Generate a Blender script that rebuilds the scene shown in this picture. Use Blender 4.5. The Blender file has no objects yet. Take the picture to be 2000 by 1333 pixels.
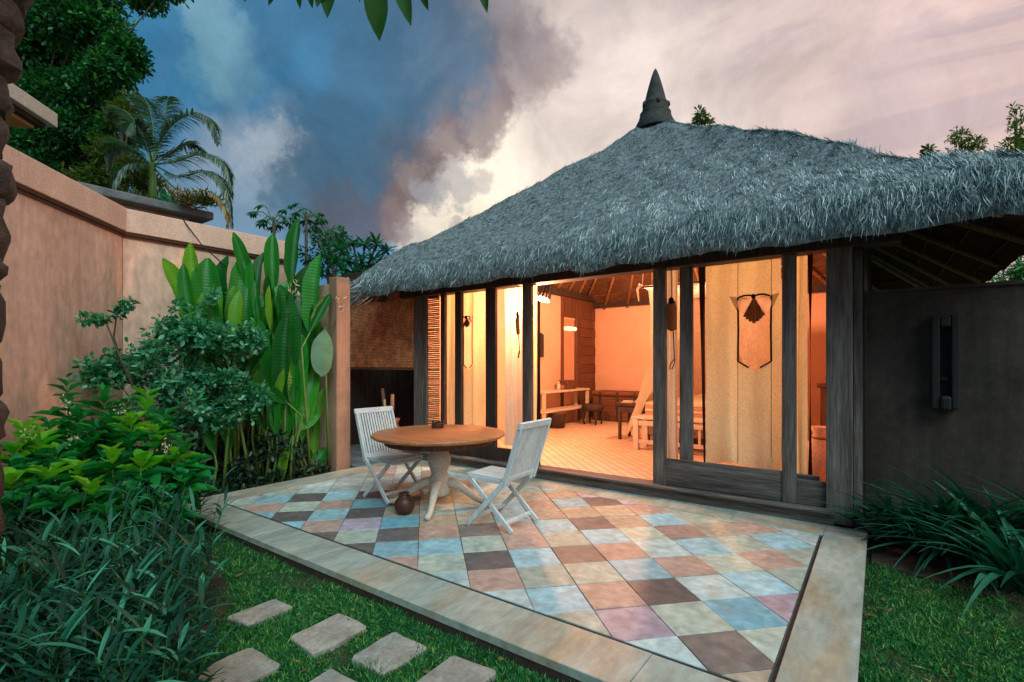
import bpy, bmesh, math, random
import numpy as np
from mathutils import Vector, Matrix

random.seed(7)
rng = np.random.default_rng(11)
SC = bpy.context.scene
COL = SC.collection
PI = math.pi

# ------------------------------------------------------------------ camera
YAW = math.radians(36.2)
CAMZ = 1.45
FPX = 980.0          # focal length in photo pixels (2000 wide)
HOR = 712.0          # horizon row in the photo
SN, CS = math.sin(YAW), math.cos(YAW)
camd = bpy.data.cameras.new('camera')
cam = bpy.data.objects.new('camera', camd)
COL.objects.link(cam)
cam.location = (0, 0, CAMZ)
cam.rotation_euler = (PI / 2, 0, YAW)
camd.sensor_width = 36.0
camd.lens = FPX / 2000 * 36
camd.shift_y = (HOR - 666.5) / 2000
camd.clip_start = 0.05
camd.clip_end = 2000
SC.camera = cam

def PT(u, v, d):
    """photo pixel at camera depth d (metres) -> world point"""
    lat = (u - 1000) / FPX * d
    return Vector((-SN * d + CS * lat, CS * d + SN * lat, CAMZ + (HOR - v) / FPX * d))
def GR(u, v, z=0.0):
    """photo pixel on the horizontal plane z -> world point"""
    return PT(u, v, FPX * (CAMZ - z) / (v - HOR))
def ONY(u, v, Y):
    """photo pixel on the plane y = Y"""
    k = (u - 1000) / FPX
    return PT(u, v, Y / (CS + SN * k))
def ONX(u, v, X):
    k = (u - 1000) / FPX
    return PT(u, v, X / (-SN + CS * k))
def XU(u, Y):
    return ONY(u, HOR, Y).x
def YU(u, X):
    return ONX(u, HOR, X).y

# ------------------------------------------------------------------ world
W = bpy.data.worlds.new('World')
SC.world = W
W.use_nodes = True
wt = W.node_tree
wt.nodes.clear()
def wn(t, **k):
    n = wt.nodes.new(t)
    for a, b in k.items():
        setattr(n, a, b)
    return n
def wl(a, b):
    wt.links.new(a, b)
def wmath(op, a, b=None, clamp=False):
    n = wn('ShaderNodeMath', operation=op, use_clamp=clamp)
    for i, x in enumerate((a, b)):
        if x is None: continue
        if isinstance(x, (int, float)): n.inputs[i].default_value = x
        else: wl(x, n.inputs[i])
    return n.outputs[0]
def wmix(f, a, b):
    n = wn('ShaderNodeMix', data_type='RGBA')
    for i, x in ((0, f), (6, a), (7, b)):
        if isinstance(x, (int, float)): n.inputs[i].default_value = x
        elif isinstance(x, tuple): n.inputs[i].default_value = (*x, 1)
        else: wl(x, n.inputs[i])
    return n.outputs[2]
def vdot(sock, vec):
    n = wn('ShaderNodeVectorMath', operation='DOT_PRODUCT')
    wl(sock, n.inputs[0]); n.inputs[1].default_value = vec
    return n.outputs['Value']
def smooth(sock, a, b, c=0.0, d=1.0):
    n = wn('ShaderNodeMapRange', interpolation_type='SMOOTHERSTEP')
    wl(sock, n.inputs[0])
    for i, x in enumerate((a, b, c, d)): n.inputs[i + 1].default_value = x
    return n.outputs[0]
tc = wn('ShaderNodeTexCoord')
gen = tc.outputs['Generated']
def wnoise(scale, detail, rough=0.55, vec=gen, dist=0.0):
    n = wn('ShaderNodeTexNoise')
    n.inputs['Scale'].default_value = scale
    n.inputs['Detail'].default_value = detail
    n.inputs['Roughness'].default_value = rough
    n.inputs['Distortion'].default_value = dist
    wl(vec, n.inputs['Vector'])
    return n
# noise-warped direction: cloud edges billow
nz1 = wnoise(3.2, 7, 0.6)
sub = wn('ShaderNodeVectorMath', operation='SUBTRACT'); wl(nz1.outputs['Color'], sub.inputs[0]); sub.inputs[1].default_value = (.5, .5, .5)
sca = wn('ShaderNodeVectorMath', operation='SCALE'); wl(sub.outputs[0], sca.inputs[0]); sca.inputs['Scale'].default_value = 0.15
nz2 = wnoise(13, 6, 0.65)
sub2 = wn('ShaderNodeVectorMath', operation='SUBTRACT'); wl(nz2.outputs['Color'], sub2.inputs[0]); sub2.inputs[1].default_value = (.5, .5, .5)
sca2 = wn('ShaderNodeVectorMath', operation='SCALE'); wl(sub2.outputs[0], sca2.inputs[0]); sca2.inputs['Scale'].default_value = 0.14
add0 = wn('ShaderNodeVectorMath', operation='ADD'); wl(sca.outputs[0], add0.inputs[0]); wl(sca2.outputs[0], add0.inputs[1])
add = wn('ShaderNodeVectorMath', operation='ADD'); wl(gen, add.inputs[0]); wl(add0.outputs[0], add.inputs[1])
nrm = wn('ShaderNodeVectorMath', operation='NORMALIZE'); wl(add.outputs[0], nrm.inputs[0])
wd = nrm.outputs[0]
Rv = (CS, SN, 0)
ax = vdot(wd, Rv)
ramp = wn('ShaderNodeValToRGB')
wl(wmath('MULTIPLY_ADD', ax, 0.5, ) if False else smooth(ax, -1, 1), ramp.inputs[0])
ramp.inputs[0].links[0].from_node.interpolation_type = 'LINEAR'
els = ramp.color_ramp.elements
stops = [(0.0, (.036, .165, .290)), (.28, (.040, .215, .40)), (.40, (.075, .235, .42)), (.455, (.20, .24, .36)),
         (.50, (.62, .53, .49)), (.56, (.90, .78, .68)), (.70, (.90, .71, .63)), (.85, (.86, .60, .53)), (1.0, (.55, .38, .40))]
els[0].position, els[0].color = stops[0][0], (*stops[0][1], 1)
els[1].position, els[1].color = stops[-1][0], (*stops[-1][1], 1)
for p, c in stops[1:-1]:
    e = els.new(p); e.color = (*c, 1)
col = ramp.outputs[0]
# clear-sky part from the physical sky, low sun
sky = wn('ShaderNodeTexSky')
try:
    sky.sky_type = 'NISHITA'
except Exception:
    pass
sky.sun_disc = False
SUN_EL, SUN_ROT = math.radians(48), math.radians(122)
sky.sun_elevation = SUN_EL
sky.sun_rotation = SUN_ROT
skys = wn('ShaderNodeVectorMath', operation='SCALE'); wl(sky.outputs[0], skys.inputs[0]); skys.inputs['Scale'].default_value = 0.06
col = wmix(0.14, col, skys.outputs[0])
# streaky high cloud (projected on a plane overhead) all over the sky
sep = wn('ShaderNodeSeparateXYZ'); wl(gen, sep.inputs[0])
zz = wmath('MAXIMUM', sep.outputs[2], 0.04)
zz = wmath('ADD', zz, 0.12)
comb = wn('ShaderNodeCombineXYZ')
wl(wmath('DIVIDE', sep.outputs[0], zz), comb.inputs[0]); wl(wmath('DIVIDE', sep.outputs[1], zz), comb.inputs[1])
rotm = wn('ShaderNodeMapping'); wl(comb.outputs[0], rotm.inputs[0])
rotm.inputs['Rotation'].default_value = (0, 0, math.radians(50)); rotm.inputs['Scale'].default_value = (0.45, 1.6, 1)
st = wnoise(1.7, 9, 0.62, rotm.outputs[0], 0.8)
streak = smooth(st.outputs[0], .46, .59)
warm = smooth(ax, -.05, .30)
col = wmix(wmath('MULTIPLY', wmath('MULTIPLY', streak, warm), 0.72), col, (.52, .405, .43))
light = smooth(st.outputs[0], .48, .30)
col = wmix(wmath('MULTIPLY', wmath('MULTIPLY', light, warm), 0.45), col, (.90, .76, .68))
col = wmix(wmath('MULTIPLY', wmath('MULTIPLY', streak, wmath('SUBTRACT', 1.0, warm)), 0.35), col, (.10, .22, .37))
glow = smooth(sep.outputs[2], .50, .12)
col = wmix(wmath('MULTIPLY', wmath('MULTIPLY', glow, warm), 0.45), col, (.98, .77, .64))
# cloud masses: (u, v, radius, softness, opacity, colour) - directions, not screen positions
CL = [
 (1080, 280, 230, .8, .85, (.98, .86, .74)), (890, 370, 140, .8, .9, (1.0, .89, .72)), (1000, 430, 140, .8, .85, (.98, .85, .68)), (1240, 240, 190, 1, .6, (.96, .83, .75)), (820, 445, 60, .9, .8, (.90, .80, .66)),
 (1330, 30, 200, 1, .30, (.56, .45, .46)), (1820, 190, 130, 1, .42, (.50, .40, .43)), (1620, 150, 150, 1, .28, (.58, .46, .47)),
 (330, 30, 80, 1, .5, (.045, .19, .35)), (405, 55, 62, 1, .75, (.20, .38, .47)), (455, 115, 55, 1, .6, (.16, .33, .43)), (370, 110, 45, 1, .45, (.14, .33, .44)),
 (500, 310, 85, 1, .75, (.31, .40, .50)), (530, 305, 58, .7, .75, (.46, .53, .60)), (572, 278, 22, .6, .8, (.74, .74, .74)), (445, 420, 110, 1, .6, (.25, .35, .45)),
 (1110, 20, 90, 1, .45, (.50, .40, .40)), (1010, 95, 85, .8, .75, (.30, .235, .245)), (915, 180, 80, .5, .86, (.25, .19, .195)), (840, 245, 70, .5, .88, (.225, .17, .178)),
 (780, 330, 70, .45, .9, (.195, .148, .155)), (730, 405, 60, .45, .9, (.21, .155, .16)), (770, 440, 30, .8, .7, (.24, .18, .18)),
 (940, 10, 110, 1, .6, (.22, .20, .24)), (810, 90, 120, .9, .85, (.078, .165, .265)), (730, 205, 95, .7, .9, (.072, .140, .220)), (650, 300, 90, .7, .9, (.070, .145, .230)),
 (608, 370, 82, .6, .9, (.075, .160, .245)), (655, 430, 60, .8, .8, (.12, .13, .175)), (640, 150, 130, 1, .4, (.055, .19, .33)),
 (845, 352, 32, .8, .8, (.36, .36, .38)), (900, 340, 34, .8, .75, (.42, .40, .41)), (950, 325, 26, .9, .6, (.46, .42, .42)), (893, 412, 16, .9, .6, (.46, .40, .40)),
 (800, 458, 34, 1, .5, (.46, .40, .42)), (1130, 215, 60, 1, .35, (.62, .50, .49)),
]
for (u, v, r, so, op, c) in CL:
    dv = (PT(u, v, 1.0) - Vector((0, 0, CAMZ))).normalized()
    foc = FPX * math.sqrt(1 + ((u - 1000) / FPX) ** 2 + ((HOR - v) / FPX) ** 2)
    ang = r / foc
    f = smooth(vdot(wd, dv), math.cos(ang * (1 + .6 * so)), math.cos(ang * max(.05, 1 - .7 * so)), 0, op)
    col = wmix(f, col, c)
fine = wnoise(5, 10, 0.64, gen, .5)
mul = smooth(fine.outputs[0], .25, .75, .70, 1.30); mul.node.interpolation_type = 'LINEAR'
bsc = wn('ShaderNodeVectorMath', operation='SCALE'); wl(col, bsc.inputs[0]); wl(mul, bsc.inputs['Scale'])
bg = wn('ShaderNodeBackground'); wl(bsc.outputs[0], bg.inputs[0]); bg.inputs[1].default_value = 1.0
wo = wn('ShaderNodeOutputWorld'); wl(bg.outputs[0], wo.inputs[0])

# ------------------------------------------------------------------ sun (soft twilight glow from the open sky behind the camera)
sd = bpy.data.lights.new('sun', 'SUN'); so_ = bpy.data.objects.new('sun', sd); COL.objects.link(so_)
sd.energy = 2.5; sd.angle = math.radians(40); sd.color = (.68, .98, 1.0)
sdir = Vector((math.sin(SUN_ROT) * math.cos(SUN_EL), math.cos(SUN_ROT) * math.cos(SUN_EL), math.sin(SUN_EL)))
so_.location = sdir * 40
so_.rotation_euler = sdir.to_track_quat('Z', 'Y').to_euler()

vs = SC.view_settings
vs.view_transform = 'Standard'; vs.look = 'None'; vs.exposure = 0.0; vs.gamma = 1.0; vs.use_curve_mapping = False
SC.cycles.use_denoising = True
SC.cycles.max_bounces = 8; SC.cycles.transparent_max_bounces = 12
SC.cycles.sample_clamp_indirect = 4.0

# ------------------------------------------------------------------ materials
MATS = {}
def base_mat(name):
    m = bpy.data.materials.new(name); m.use_nodes = True
    nt = m.node_tree
    b = nt.nodes['Principled BSDF']
    MATS[name] = m
    return m, nt, b
def N(nt, t, **k):
    n = nt.nodes.new(t)
    for a, b in k.items(): setattr(n, a, b)
    return n
def mixc(nt, f, a, b, blend='MIX'):
    n = N(nt, 'ShaderNodeMix', data_type='RGBA', blend_type=blend)
    for i, x in ((0, f), (6, a), (7, b)):
        if isinstance(x, (int, float)): n.inputs[i].default_value = x
        elif isinstance(x, tuple): n.inputs[i].default_value = (*x[:3], 1)
        else: nt.links.new(x, n.inputs[i])
    return n.outputs[2]
def noise(nt, scale, detail=5, rough=.55, stretch=(1, 1, 1), coord='Object', dist=0, rot=(0, 0, 0)):
    t = N(nt, 'ShaderNodeTexCoord'); mp = N(nt, 'ShaderNodeMapping'); mp.inputs['Scale'].default_value = stretch; mp.inputs['Rotation'].default_value = rot
    nt.links.new(t.outputs[coord], mp.inputs[0])
    n = N(nt, 'ShaderNodeTexNoise'); n.inputs['Scale'].default_value = scale; n.inputs['Detail'].default_value = detail
    n.inputs['Roughness'].default_value = rough; n.inputs['Distortion'].default_value = dist
    nt.links.new(mp.outputs[0], n.inputs['Vector'])
    return n.outputs[0]
def mr(nt, s, a, b, c=0, d=1):
    n = N(nt, 'ShaderNodeMapRange'); nt.links.new(s, n.inputs[0])
    for i, x in enumerate((a, b, c, d)): n.inputs[i + 1].default_value = x
    return n.outputs[0]
def bump(nt, b, h, strength=.3, dist=.01):
    n = N(nt, 'ShaderNodeBump'); n.inputs['Strength'].default_value = strength; n.inputs['Distance'].default_value = dist
    nt.links.new(h, n.inputs['Height']); nt.links.new(n.outputs[0], b.inputs['Normal'])
def stone(name, c1, c2, scale=3, stretch=(1, 1, 1), rough=.75, bs=.3, c3=None, grain=60, rot=(0, 0, 0), vary=0.0, coord='Object', spec=.3, streaks=0.0):
    m, nt, b = base_mat(name)
    n1 = noise(nt, scale, 8, .6, stretch, coord, .5, rot)
    col = mixc(nt, mr(nt, n1, .32, .68), c1, c2)
    if c3:
        n3 = noise(nt, scale * .45, 6, .6, stretch, coord, 1.0, rot)
        col = mixc(nt, mr(nt, n3, .52, .72), col, c3)
    n2 = noise(nt, grain, 4, .6, stretch, coord)
    col = mixc(nt, .8, col, mixc(nt, mr(nt, n2, .3, .7), (.74, .74, .74), (1.18, 1.18, 1.18)), 'MULTIPLY')
    if streaks:
        ns = noise(nt, 5, 6, .65, (1, 1, .10), coord, .3); nd = noise(nt, 2.2, 7, .7, (1, 1, .8), coord, .8)
        col = mixc(nt, streaks, col, mixc(nt, mr(nt, ns, .38, .62), (.58, .58, .55), (1.12, 1.10, 1.08)), 'MULTIPLY')
        col = mixc(nt, streaks, col, mixc(nt, mr(nt, nd, .35, .6), (.66, .62, .58), (1.08, 1.08, 1.08)), 'MULTIPLY')
    if vary:
        oi = N(nt, 'ShaderNodeObjectInfo')
        g = N(nt, 'ShaderNodeCombineColor')
        v = mr(nt, oi.outputs['Random'], 0, 1, 1 - vary, 1 + vary)
        for i in range(3): nt.links.new(v, g.inputs[i])
        col = mixc(nt, 1.0, col, g.outputs[0], 'MULTIPLY')
    nt.links.new(col, b.inputs['Base Color'])
    b.inputs['Roughness'].default_value = rough
    b.inputs['Specular IOR Level'].default_value = spec
    mx = N(nt, 'ShaderNodeMath', operation='MULTIPLY_ADD'); nt.links.new(n2, mx.inputs[0]); mx.inputs[1].default_value = .5; nt.links.new(n1, mx.inputs[2])
    bump(nt, b, mx.outputs[0], bs, .01)
    return m
def wood(name, c1, c2, axis='z', scale=14, rough=.7, bs=.4, vary=.12, grain=.75):
    stt = {'z': (1, 1, .06), 'x': (.06, 1, 1), 'y': (1, .06, 1)}[axis]
    m, nt, b = base_mat(name)
    n1 = noise(nt, scale, 7, .65, stt, dist=.4)
    n2 = noise(nt, scale * 5, 4, .6, stt)
    col = mixc(nt, mr(nt, n1, .3, .7), c1, c2)
    col = mixc(nt, grain, col, mixc(nt, mr(nt, n2, .35, .65), (.55, .55, .55), (1.25, 1.25, 1.25)), 'MULTIPLY')
    oi = N(nt, 'ShaderNodeObjectInfo'); g = N(nt, 'ShaderNodeCombineColor'); v = mr(nt, oi.outputs['Random'], 0, 1, 1 - vary, 1 + vary)
    for i in range(3): nt.links.new(v, g.inputs[i])
    col = mixc(nt, 1.0, col, g.outputs[0], 'MULTIPLY')
    nt.links.new(col, b.inputs['Base Color']); b.inputs['Roughness'].default_value = rough; b.inputs['Specular IOR Level'].default_value = .3
    ad = N(nt, 'ShaderNodeMath', operation='ADD'); nt.links.new(n1, ad.inputs[0]); nt.links.new(n2, ad.inputs[1])
    bump(nt, b, ad.outputs[0], bs, .006)
    return m
def leafmat(name, c1, c2, c3=None, trans=.35, rough=.45, island=True, spec=.35, uvvein=False):
    m, nt, b = base_mat(name)
    if island:
        g = N(nt, 'ShaderNodeNewGeometry'); r = g.outputs['Random Per Island']
    else:
        g = N(nt, 'ShaderNodeObjectInfo'); r = g.outputs['Random']
    col = mixc(nt, r, c1, c2)
    if c3:
        col = mixc(nt, mr(nt, r, .72, 1.0), col, c3)
    n1 = noise(nt, 7, 4)
    col = mixc(nt, .5, col, mixc(nt, mr(nt, n1, .3, .7), (.65, .7, .7), (1.25, 1.2, 1.1)), 'MULTIPLY')
    if uvvein:
        uv = N(nt, 'ShaderNodeUVMap')
        wv = N(nt, 'ShaderNodeTexWave'); wv.inputs['Scale'].default_value = 9; wv.inputs['Distortion'].default_value = .6; wv.bands_direction = 'Y'
        nt.links.new(uv.outputs[0], wv.inputs[0])
        col = mixc(nt, .35, col, mixc(nt, wv.outputs[0], (.75, .8, .75), (1.2, 1.15, 1.1)), 'MULTIPLY')
        bump(nt, b, wv.outputs[0], .25, .006)
    nt.links.new(col, b.inputs['Base Color'])
    b.inputs['Roughness'].default_value = rough; b.inputs['Specular IOR Level'].default_value = spec
    if trans:
        tr = N(nt, 'ShaderNodeBsdfTranslucent'); nt.links.new(mixc(nt, 1.0, col, (1.1, 1.45, .75), 'MULTIPLY'), tr.inputs[0])
        ms = N(nt, 'ShaderNodeMixShader'); ms.inputs[0].default_value = trans
        nt.links.new(b.outputs[0], ms.inputs[1]); nt.links.new(tr.outputs[0], ms.inputs[2])
        nt.links.new(ms.outputs[0], nt.nodes['Material Output'].inputs[0])
    return m
def clothmat(name, c, trans=.5, c2=None, weave=220, alpha=0.0):
    m, nt, b = base_mat(name)
    n1 = noise(nt, 3, 5, .6, (1, 1, .35)); n2 = noise(nt, weave, 2, .5, (1, 1, .15)); n3 = noise(nt, weave, 2, .5, (.15, 1, 1))
    col = mixc(nt, mr(nt, n1, .35, .65), c, c2 or tuple(x * .78 for x in c))
    mu = N(nt, 'ShaderNodeMath', operation='ADD'); nt.links.new(n2, mu.inputs[0]); nt.links.new(n3, mu.inputs[1])
    col = mixc(nt, .6, col, mixc(nt, mr(nt, mu.outputs[0], .8, 1.2), (.72, .72, .72), (1.15, 1.15, 1.15)), 'MULTIPLY')
    nt.links.new(col, b.inputs['Base Color']); b.inputs['Roughness'].default_value = .9; b.inputs['Specular IOR Level'].default_value = .1
    bump(nt, b, mu.outputs[0], .2, .002)
    tr = N(nt, 'ShaderNodeBsdfTranslucent'); nt.links.new(col, tr.inputs[0])
    ms = N(nt, 'ShaderNodeMixShader'); ms.inputs[0].default_value = trans
    nt.links.new(b.outputs[0], ms.inputs[1]); nt.links.new(tr.outputs[0], ms.inputs[2])
    out = ms.outputs[0]
    if alpha:
        tp = N(nt, 'ShaderNodeBsdfTransparent'); m2 = N(nt, 'ShaderNodeMixShader'); m2.inputs[0].default_value = alpha
        nt.links.new(out, m2.inputs[1]); nt.links.new(tp.outputs[0], m2.inputs[2]); out = m2.outputs[0]
    nt.links.new(out, nt.nodes['Material Output'].inputs[0])
    return m
def emit(name, c, s):
    m, nt, b = base_mat(name)
    b.inputs['Base Color'].default_value = (*c, 1); b.inputs['Emission Color'].default_value = (*c, 1); b.inputs['Emission Strength'].default_value = s
    return m

TILE = {}
for k, c in dict(B=(.27, .46, .53), b=(.41, .51, .51), G=(.385, .44, .375), P=(.41, .285, .24), D=(.115, .10, .10), L=(.37, .30, .37), T=(.39, .33, .25), S=(.16, .37, .46), K=(.165, .14, .13)).items():
    TILE[k] = stone('tile_' + dict(B='blue', b='pale_blue', G='pale_green', P='pink', D='charcoal', L='lilac', T='tan', S='deep_blue', K='brown')[k],
                    tuple(x * .86 for x in c), tuple(min(1, x * 1.22 + .02) for x in c), 8, (1, 1, 1), .46, .6, tuple(x * .66 + d for x, d in zip(c, (.085, .05, .015))), 16, vary=.16, coord='Generated' if False else 'Object', spec=.35)
M_sand = stone('sandstone', (.23, .255, .215), (.44, .47, .415), 3.6, (1, .35, 1), .42, .35, (.40, .29, .17), 22, (0, 0, .7), .06, spec=.4)
M_grout = stone('grout', (.05, .048, .045), (.11, .10, .09), 20)
M_edge = stone('dark_edge', (.035, .022, .018), (.07, .045, .035), 12)
M_stepstone = stone('step_stone', (.20, .19, .16), (.36, .35, .31), 6, bs=.5, c3=(.24, .17, .11), grain=35, vary=.12)
M_wallpeach = stone('peach_plaster', (.74, .465, .355), (.84, .555, .44), 1.3, (1, 1, .45), .85, .12, (.70, .43, .33), 14, streaks=.26)
M_wallcap = stone('peach_cap', (.74, .475, .37), (.83, .555, .44), 2, rough=.85, bs=.12, streaks=.22)
M_mould = stone('dark_moulding', (.10, .045, .03), (.16, .075, .05), 8)
M_pillarplaster = stone('pillar_plaster', (.38, .215, .145), (.47, .275, .19), 3, rough=.85, streaks=.5)
M_darkwall = stone('charcoal_wall', (.042, .031, .025), (.072, .054, .044), 1.8, rough=.9, bs=.3, c3=(.030, .025, .022), grain=20, streaks=.8)
M_rough = stone('rough_stone', (.022, .019, .017), (.085, .072, .064), 16, bs=1.0, c3=(.10, .065, .052), grain=60)
M_slab = stone('grey_slab', (.10, .11, .12), (.20, .21, .22), 5, bs=.4)
M_fascia = stone('cream_fascia', (.52, .46, .37), (.64, .57, .46), 14, bs=.4)
M_ochre = stone('ochre_plaster', (.52, .27, .09), (.60, .33, .12), 4)
M_wood = wood('grey_timber', (.050, .036, .029), (.205, .17, .15), grain=1.0)
M_woodx = wood('grey_timber_x', (.050, .037, .031), (.205, .175, .155), 'x', grain=1.0)
M_woodd = wood('dark_timber', (.030, .018, .014), (.070, .045, .036))
M_brown = wood('brown_wood', (.10, .038, .020), (.20, .085, .045))
M_brownx = wood('brown_wood_x', (.10, .038, .020), (.20, .085, .045), 'x')
M_teak = wood('table_teak', (.36, .120, .045), (.52, .20, .080), 'x', 9, .42, .12, .03)
M_white = wood('white_paint', (.53, .56, .56), (.67, .69, .69), 'z', 10, .55, .2, .06, .35)
M_whitex = wood('white_paint_x', (.55, .57, .57), (.69, .71, .70), 'x', 10, .55, .2, .06, .35)
M_cream = stone('cream_paint', (.55, .47, .38), (.66, .57, .47), 8, rough=.5, bs=.15)
M_bamboo = wood('bamboo', (.34, .20, .09), (.50, .32, .15))
M_bamboog = wood('grey_bamboo', (.22, .20, .14), (.36, .33, .24))
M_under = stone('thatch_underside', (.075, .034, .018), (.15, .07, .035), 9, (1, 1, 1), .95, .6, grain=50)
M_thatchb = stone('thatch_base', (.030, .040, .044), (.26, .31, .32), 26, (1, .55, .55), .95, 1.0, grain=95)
M_roomwall = stone('room_plaster', (.72, .43, .30), (.80, .49, .35), 2, rough=.9, bs=.05)
M_terra = stone('terracotta', (.26, .10, .055), (.36, .15, .085), 9, bs=.3)
M_darkpot = stone('dark_clay', (.045, .018, .012), (.10, .035, .022), 9, rough=.4, bs=.3)
M_black = stone('black_plastic', (.012, .011, .011), (.02, .019, .019), 9, rough=.7, bs=.05)
M_soil = stone('soil', (.030, .020, .013), (.07, .045, .03), 8, bs=1.0)
M_lawnsoil = stone('lawn_ground', (.018, .035, .012), (.045, .065, .022), 6, bs=1.0, c3=(.07, .048, .028))
M_finial = stone('carved_stone', (.025, .024, .022), (.06, .058, .052), 14, bs=.8)
def straw_mat(name, c1, c2, c3):
    m, nt, b = base_mat(name)
    g = N(nt, 'ShaderNodeNewGeometry'); r = g.outputs['Random Per Island']
    col = mixc(nt, r, c1, c2)
    col = mixc(nt, mr(nt, r, .80, 1.0), col, c3)
    n1 = noise(nt, 1.4, 6, .65, dist=.6); n4 = noise(nt, 9, 4, .6, (1, .6, .6))
    col = mixc(nt, .9, col, mixc(nt, mr(nt, n1, .32, .68), (.66, .74, .75), (1.25, 1.22, 1.20)), 'MULTIPLY')
    col = mixc(nt, .9, col, mixc(nt, mr(nt, n4, .35, .65), (.55, .62, .62), (1.3, 1.26, 1.24)), 'MULTIPLY')
    nt.links.new(col, b.inputs['Base Color']); b.inputs['Roughness'].default_value = .7; b.inputs['Specular IOR Level'].default_value = .25
    return m
M_straw = straw_mat('thatch_straw', (.070, .098, .104), (.38, .47, .485), (.72, .80, .81))
def weave_mat(name, c1, c2, sx=40, sz=40):
    m, nt, b = base_mat(name)
    t = N(nt, 'ShaderNodeTexCoord'); mp = N(nt, 'ShaderNodeMapping'); mp.inputs['Rotation'].default_value = (PI / 2, 0, 0)
    nt.links.new(t.outputs['Object'], mp.inputs[0])
    br = N(nt, 'ShaderNodeTexBrick'); nt.links.new(mp.outputs[0], br.inputs[0])
    br.inputs['Scale'].default_value = 1.0; br.inputs['Brick Width'].default_value = 1 / sx * 2; br.inputs['Row Height'].default_value = 1 / sz
    br.inputs['Mortar Size'].default_value = .003; br.inputs['Bias'].default_value = 0
    br.inputs['Color1'].default_value = (*c1, 1); br.inputs['Color2'].default_value = (*c2, 1); br.inputs['Mortar'].default_value = (*[x * .3 for x in c1], 1)
    n1 = noise(nt, 6, 6, .6)
    col = mixc(nt, .8, br.outputs[0], mixc(nt, mr(nt, n1, .35, .65), (.5, .5, .5), (1.4, 1.35, 1.3)), 'MULTIPLY')
    nt.links.new(col, b.inputs['Base Color']); b.inputs['Roughness'].default_value = .75
    bump(nt, b, br.outputs['Fac'], -.5, .006)
    return m
M_weave = weave_mat('woven_rattan', (.60, .20, .075), (.85, .34, .14))
def floor_mat(name):
    m, nt, b = base_mat(name)
    t = N(nt, 'ShaderNodeTexCoord'); mp = N(nt, 'ShaderNodeMapping'); mp.inputs['Rotation'].default_value = (0, 0, PI / 4)
    nt.links.new(t.outputs['Object'], mp.inputs[0])
    br = N(nt, 'ShaderNodeTexBrick'); nt.links.new(mp.outputs[0], br.inputs[0]); br.offset = 0
    br.inputs['Scale'].default_value = 1; br.inputs['Brick Width'].default_value = .11; br.inputs['Row Height'].default_value = .11; br.inputs['Mortar Size'].default_value = .006
    br.inputs['Color1'].default_value = (.68, .49, .36, 1); br.inputs['Color2'].default_value = (.78, .58, .44, 1); br.inputs['Mortar'].default_value = (.26, .12, .06, 1)
    nt.links.new(br.outputs[0], b.inputs['Base Color']); b.inputs['Roughness'].default_value = .5
    bump(nt, b, br.outputs['Fac'], -.3, .004)
    return m
M_roomfloor = floor_mat('terracotta_floor')
def stripe_mat(name, c1, c2, scale, dirn='Z'):
    m, nt, b = base_mat(name)
    t = N(nt, 'ShaderNodeTexCoord'); wv = N(nt, 'ShaderNodeTexWave'); wv.bands_direction = dirn; wv.inputs['Scale'].default_value = scale; wv.inputs['Distortion'].default_value = .4
    nt.links.new(t.outputs['Object'], wv.inputs[0])
    nt.links.new(mixc(nt, mr(nt, wv.outputs[0], .4, .6), c1, c2), b.inputs['Base Color']); b.inputs['Roughness'].default_value = .9
    return m
M_bedspread = stripe_mat('striped_bedspread', (.62, .50, .36), (.50, .27, .15), 3.2)
M_curtain = clothmat('curtain_cloth', (.72, .70, .44), .42, (.62, .60, .34))
M_curtain2 = clothmat('curtain_cloth_grey', (.64, .63, .54), .36, (.58, .54, .42))
M_trim = clothmat('dark_trim_cloth', (.030, .014, .010), .1)
M_bow = clothmat('brown_bow_cloth', (.16, .085, .04), .35)
M_bowl = clothmat('pale_bow_cloth', (.78, .60, .42), .6)
M_mesh = clothmat('brown_mesh', (.24, .13, .06), .5, alpha=.35)
M_net = clothmat('mosquito_net', (.80, .72, .58), .55, weave=90, alpha=.18)
M_pillow = clothmat('white_linen', (.72, .62, .50), .2)
M_glow = emit('lamp_glow', (1.0, .82, .55), 5.0)
M_glowin = emit('bathroom_lamp', (1.0, .62, .36), 2.0)

L_helic = leafmat('heliconia_leaf', (.006, .11, .018), (.035, .34, .030), (.22, .44, .03), .38, .4, False, .4, True)
L_helicp = leafmat('heliconia_pale_leaf', (.20, .36, .22), (.30, .45, .30), None, .3, .5, False, .3, True)
L_stalk = leafmat('green_stalk', (.05, .13, .03), (.10, .20, .04), None, 0, .5, False)
L_bright = leafmat('shrub_leaf', (.008, .16, .045), (.026, .33, .070), None, .35, .35, False, .45)
L_lime = leafmat('shrub_young_leaf', (.07, .42, .025), (.26, .56, .03), None, .4, .4, False, .4)
L_jas = leafmat('jasmine_leaf', (.014, .15, .075), (.07, .36, .19), (.22, .52, .34), .3, .35, True, .5)
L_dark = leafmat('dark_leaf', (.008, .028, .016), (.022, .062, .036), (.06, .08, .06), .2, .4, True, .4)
L_ruel = leafmat('ruellia_leaf', (.0025, .026, .015), (.011, .110, .058), (.06, .30, .18), .15, .5, True, .25)
L_lily = leafmat('lily_leaf', (.006, .07, .040), (.022, .15, .085), (.05, .24, .15), .2, .4, False, .4)
L_grass = leafmat('grass_blade', (.006, .075, .026), (.034, .26, .065), (.24, .46, .11), .3, .55, True, .3)
L_tree = leafmat('tree_leaf', (.006, .06, .022), (.020, .17, .038), (.075, .30, .040), .3, .45, True, .4)
L_palm = leafmat('palm_leaflet', (.04, .09, .08), (.12, .19, .14), (.20, .24, .13), .25, .45, True, .4)
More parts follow.
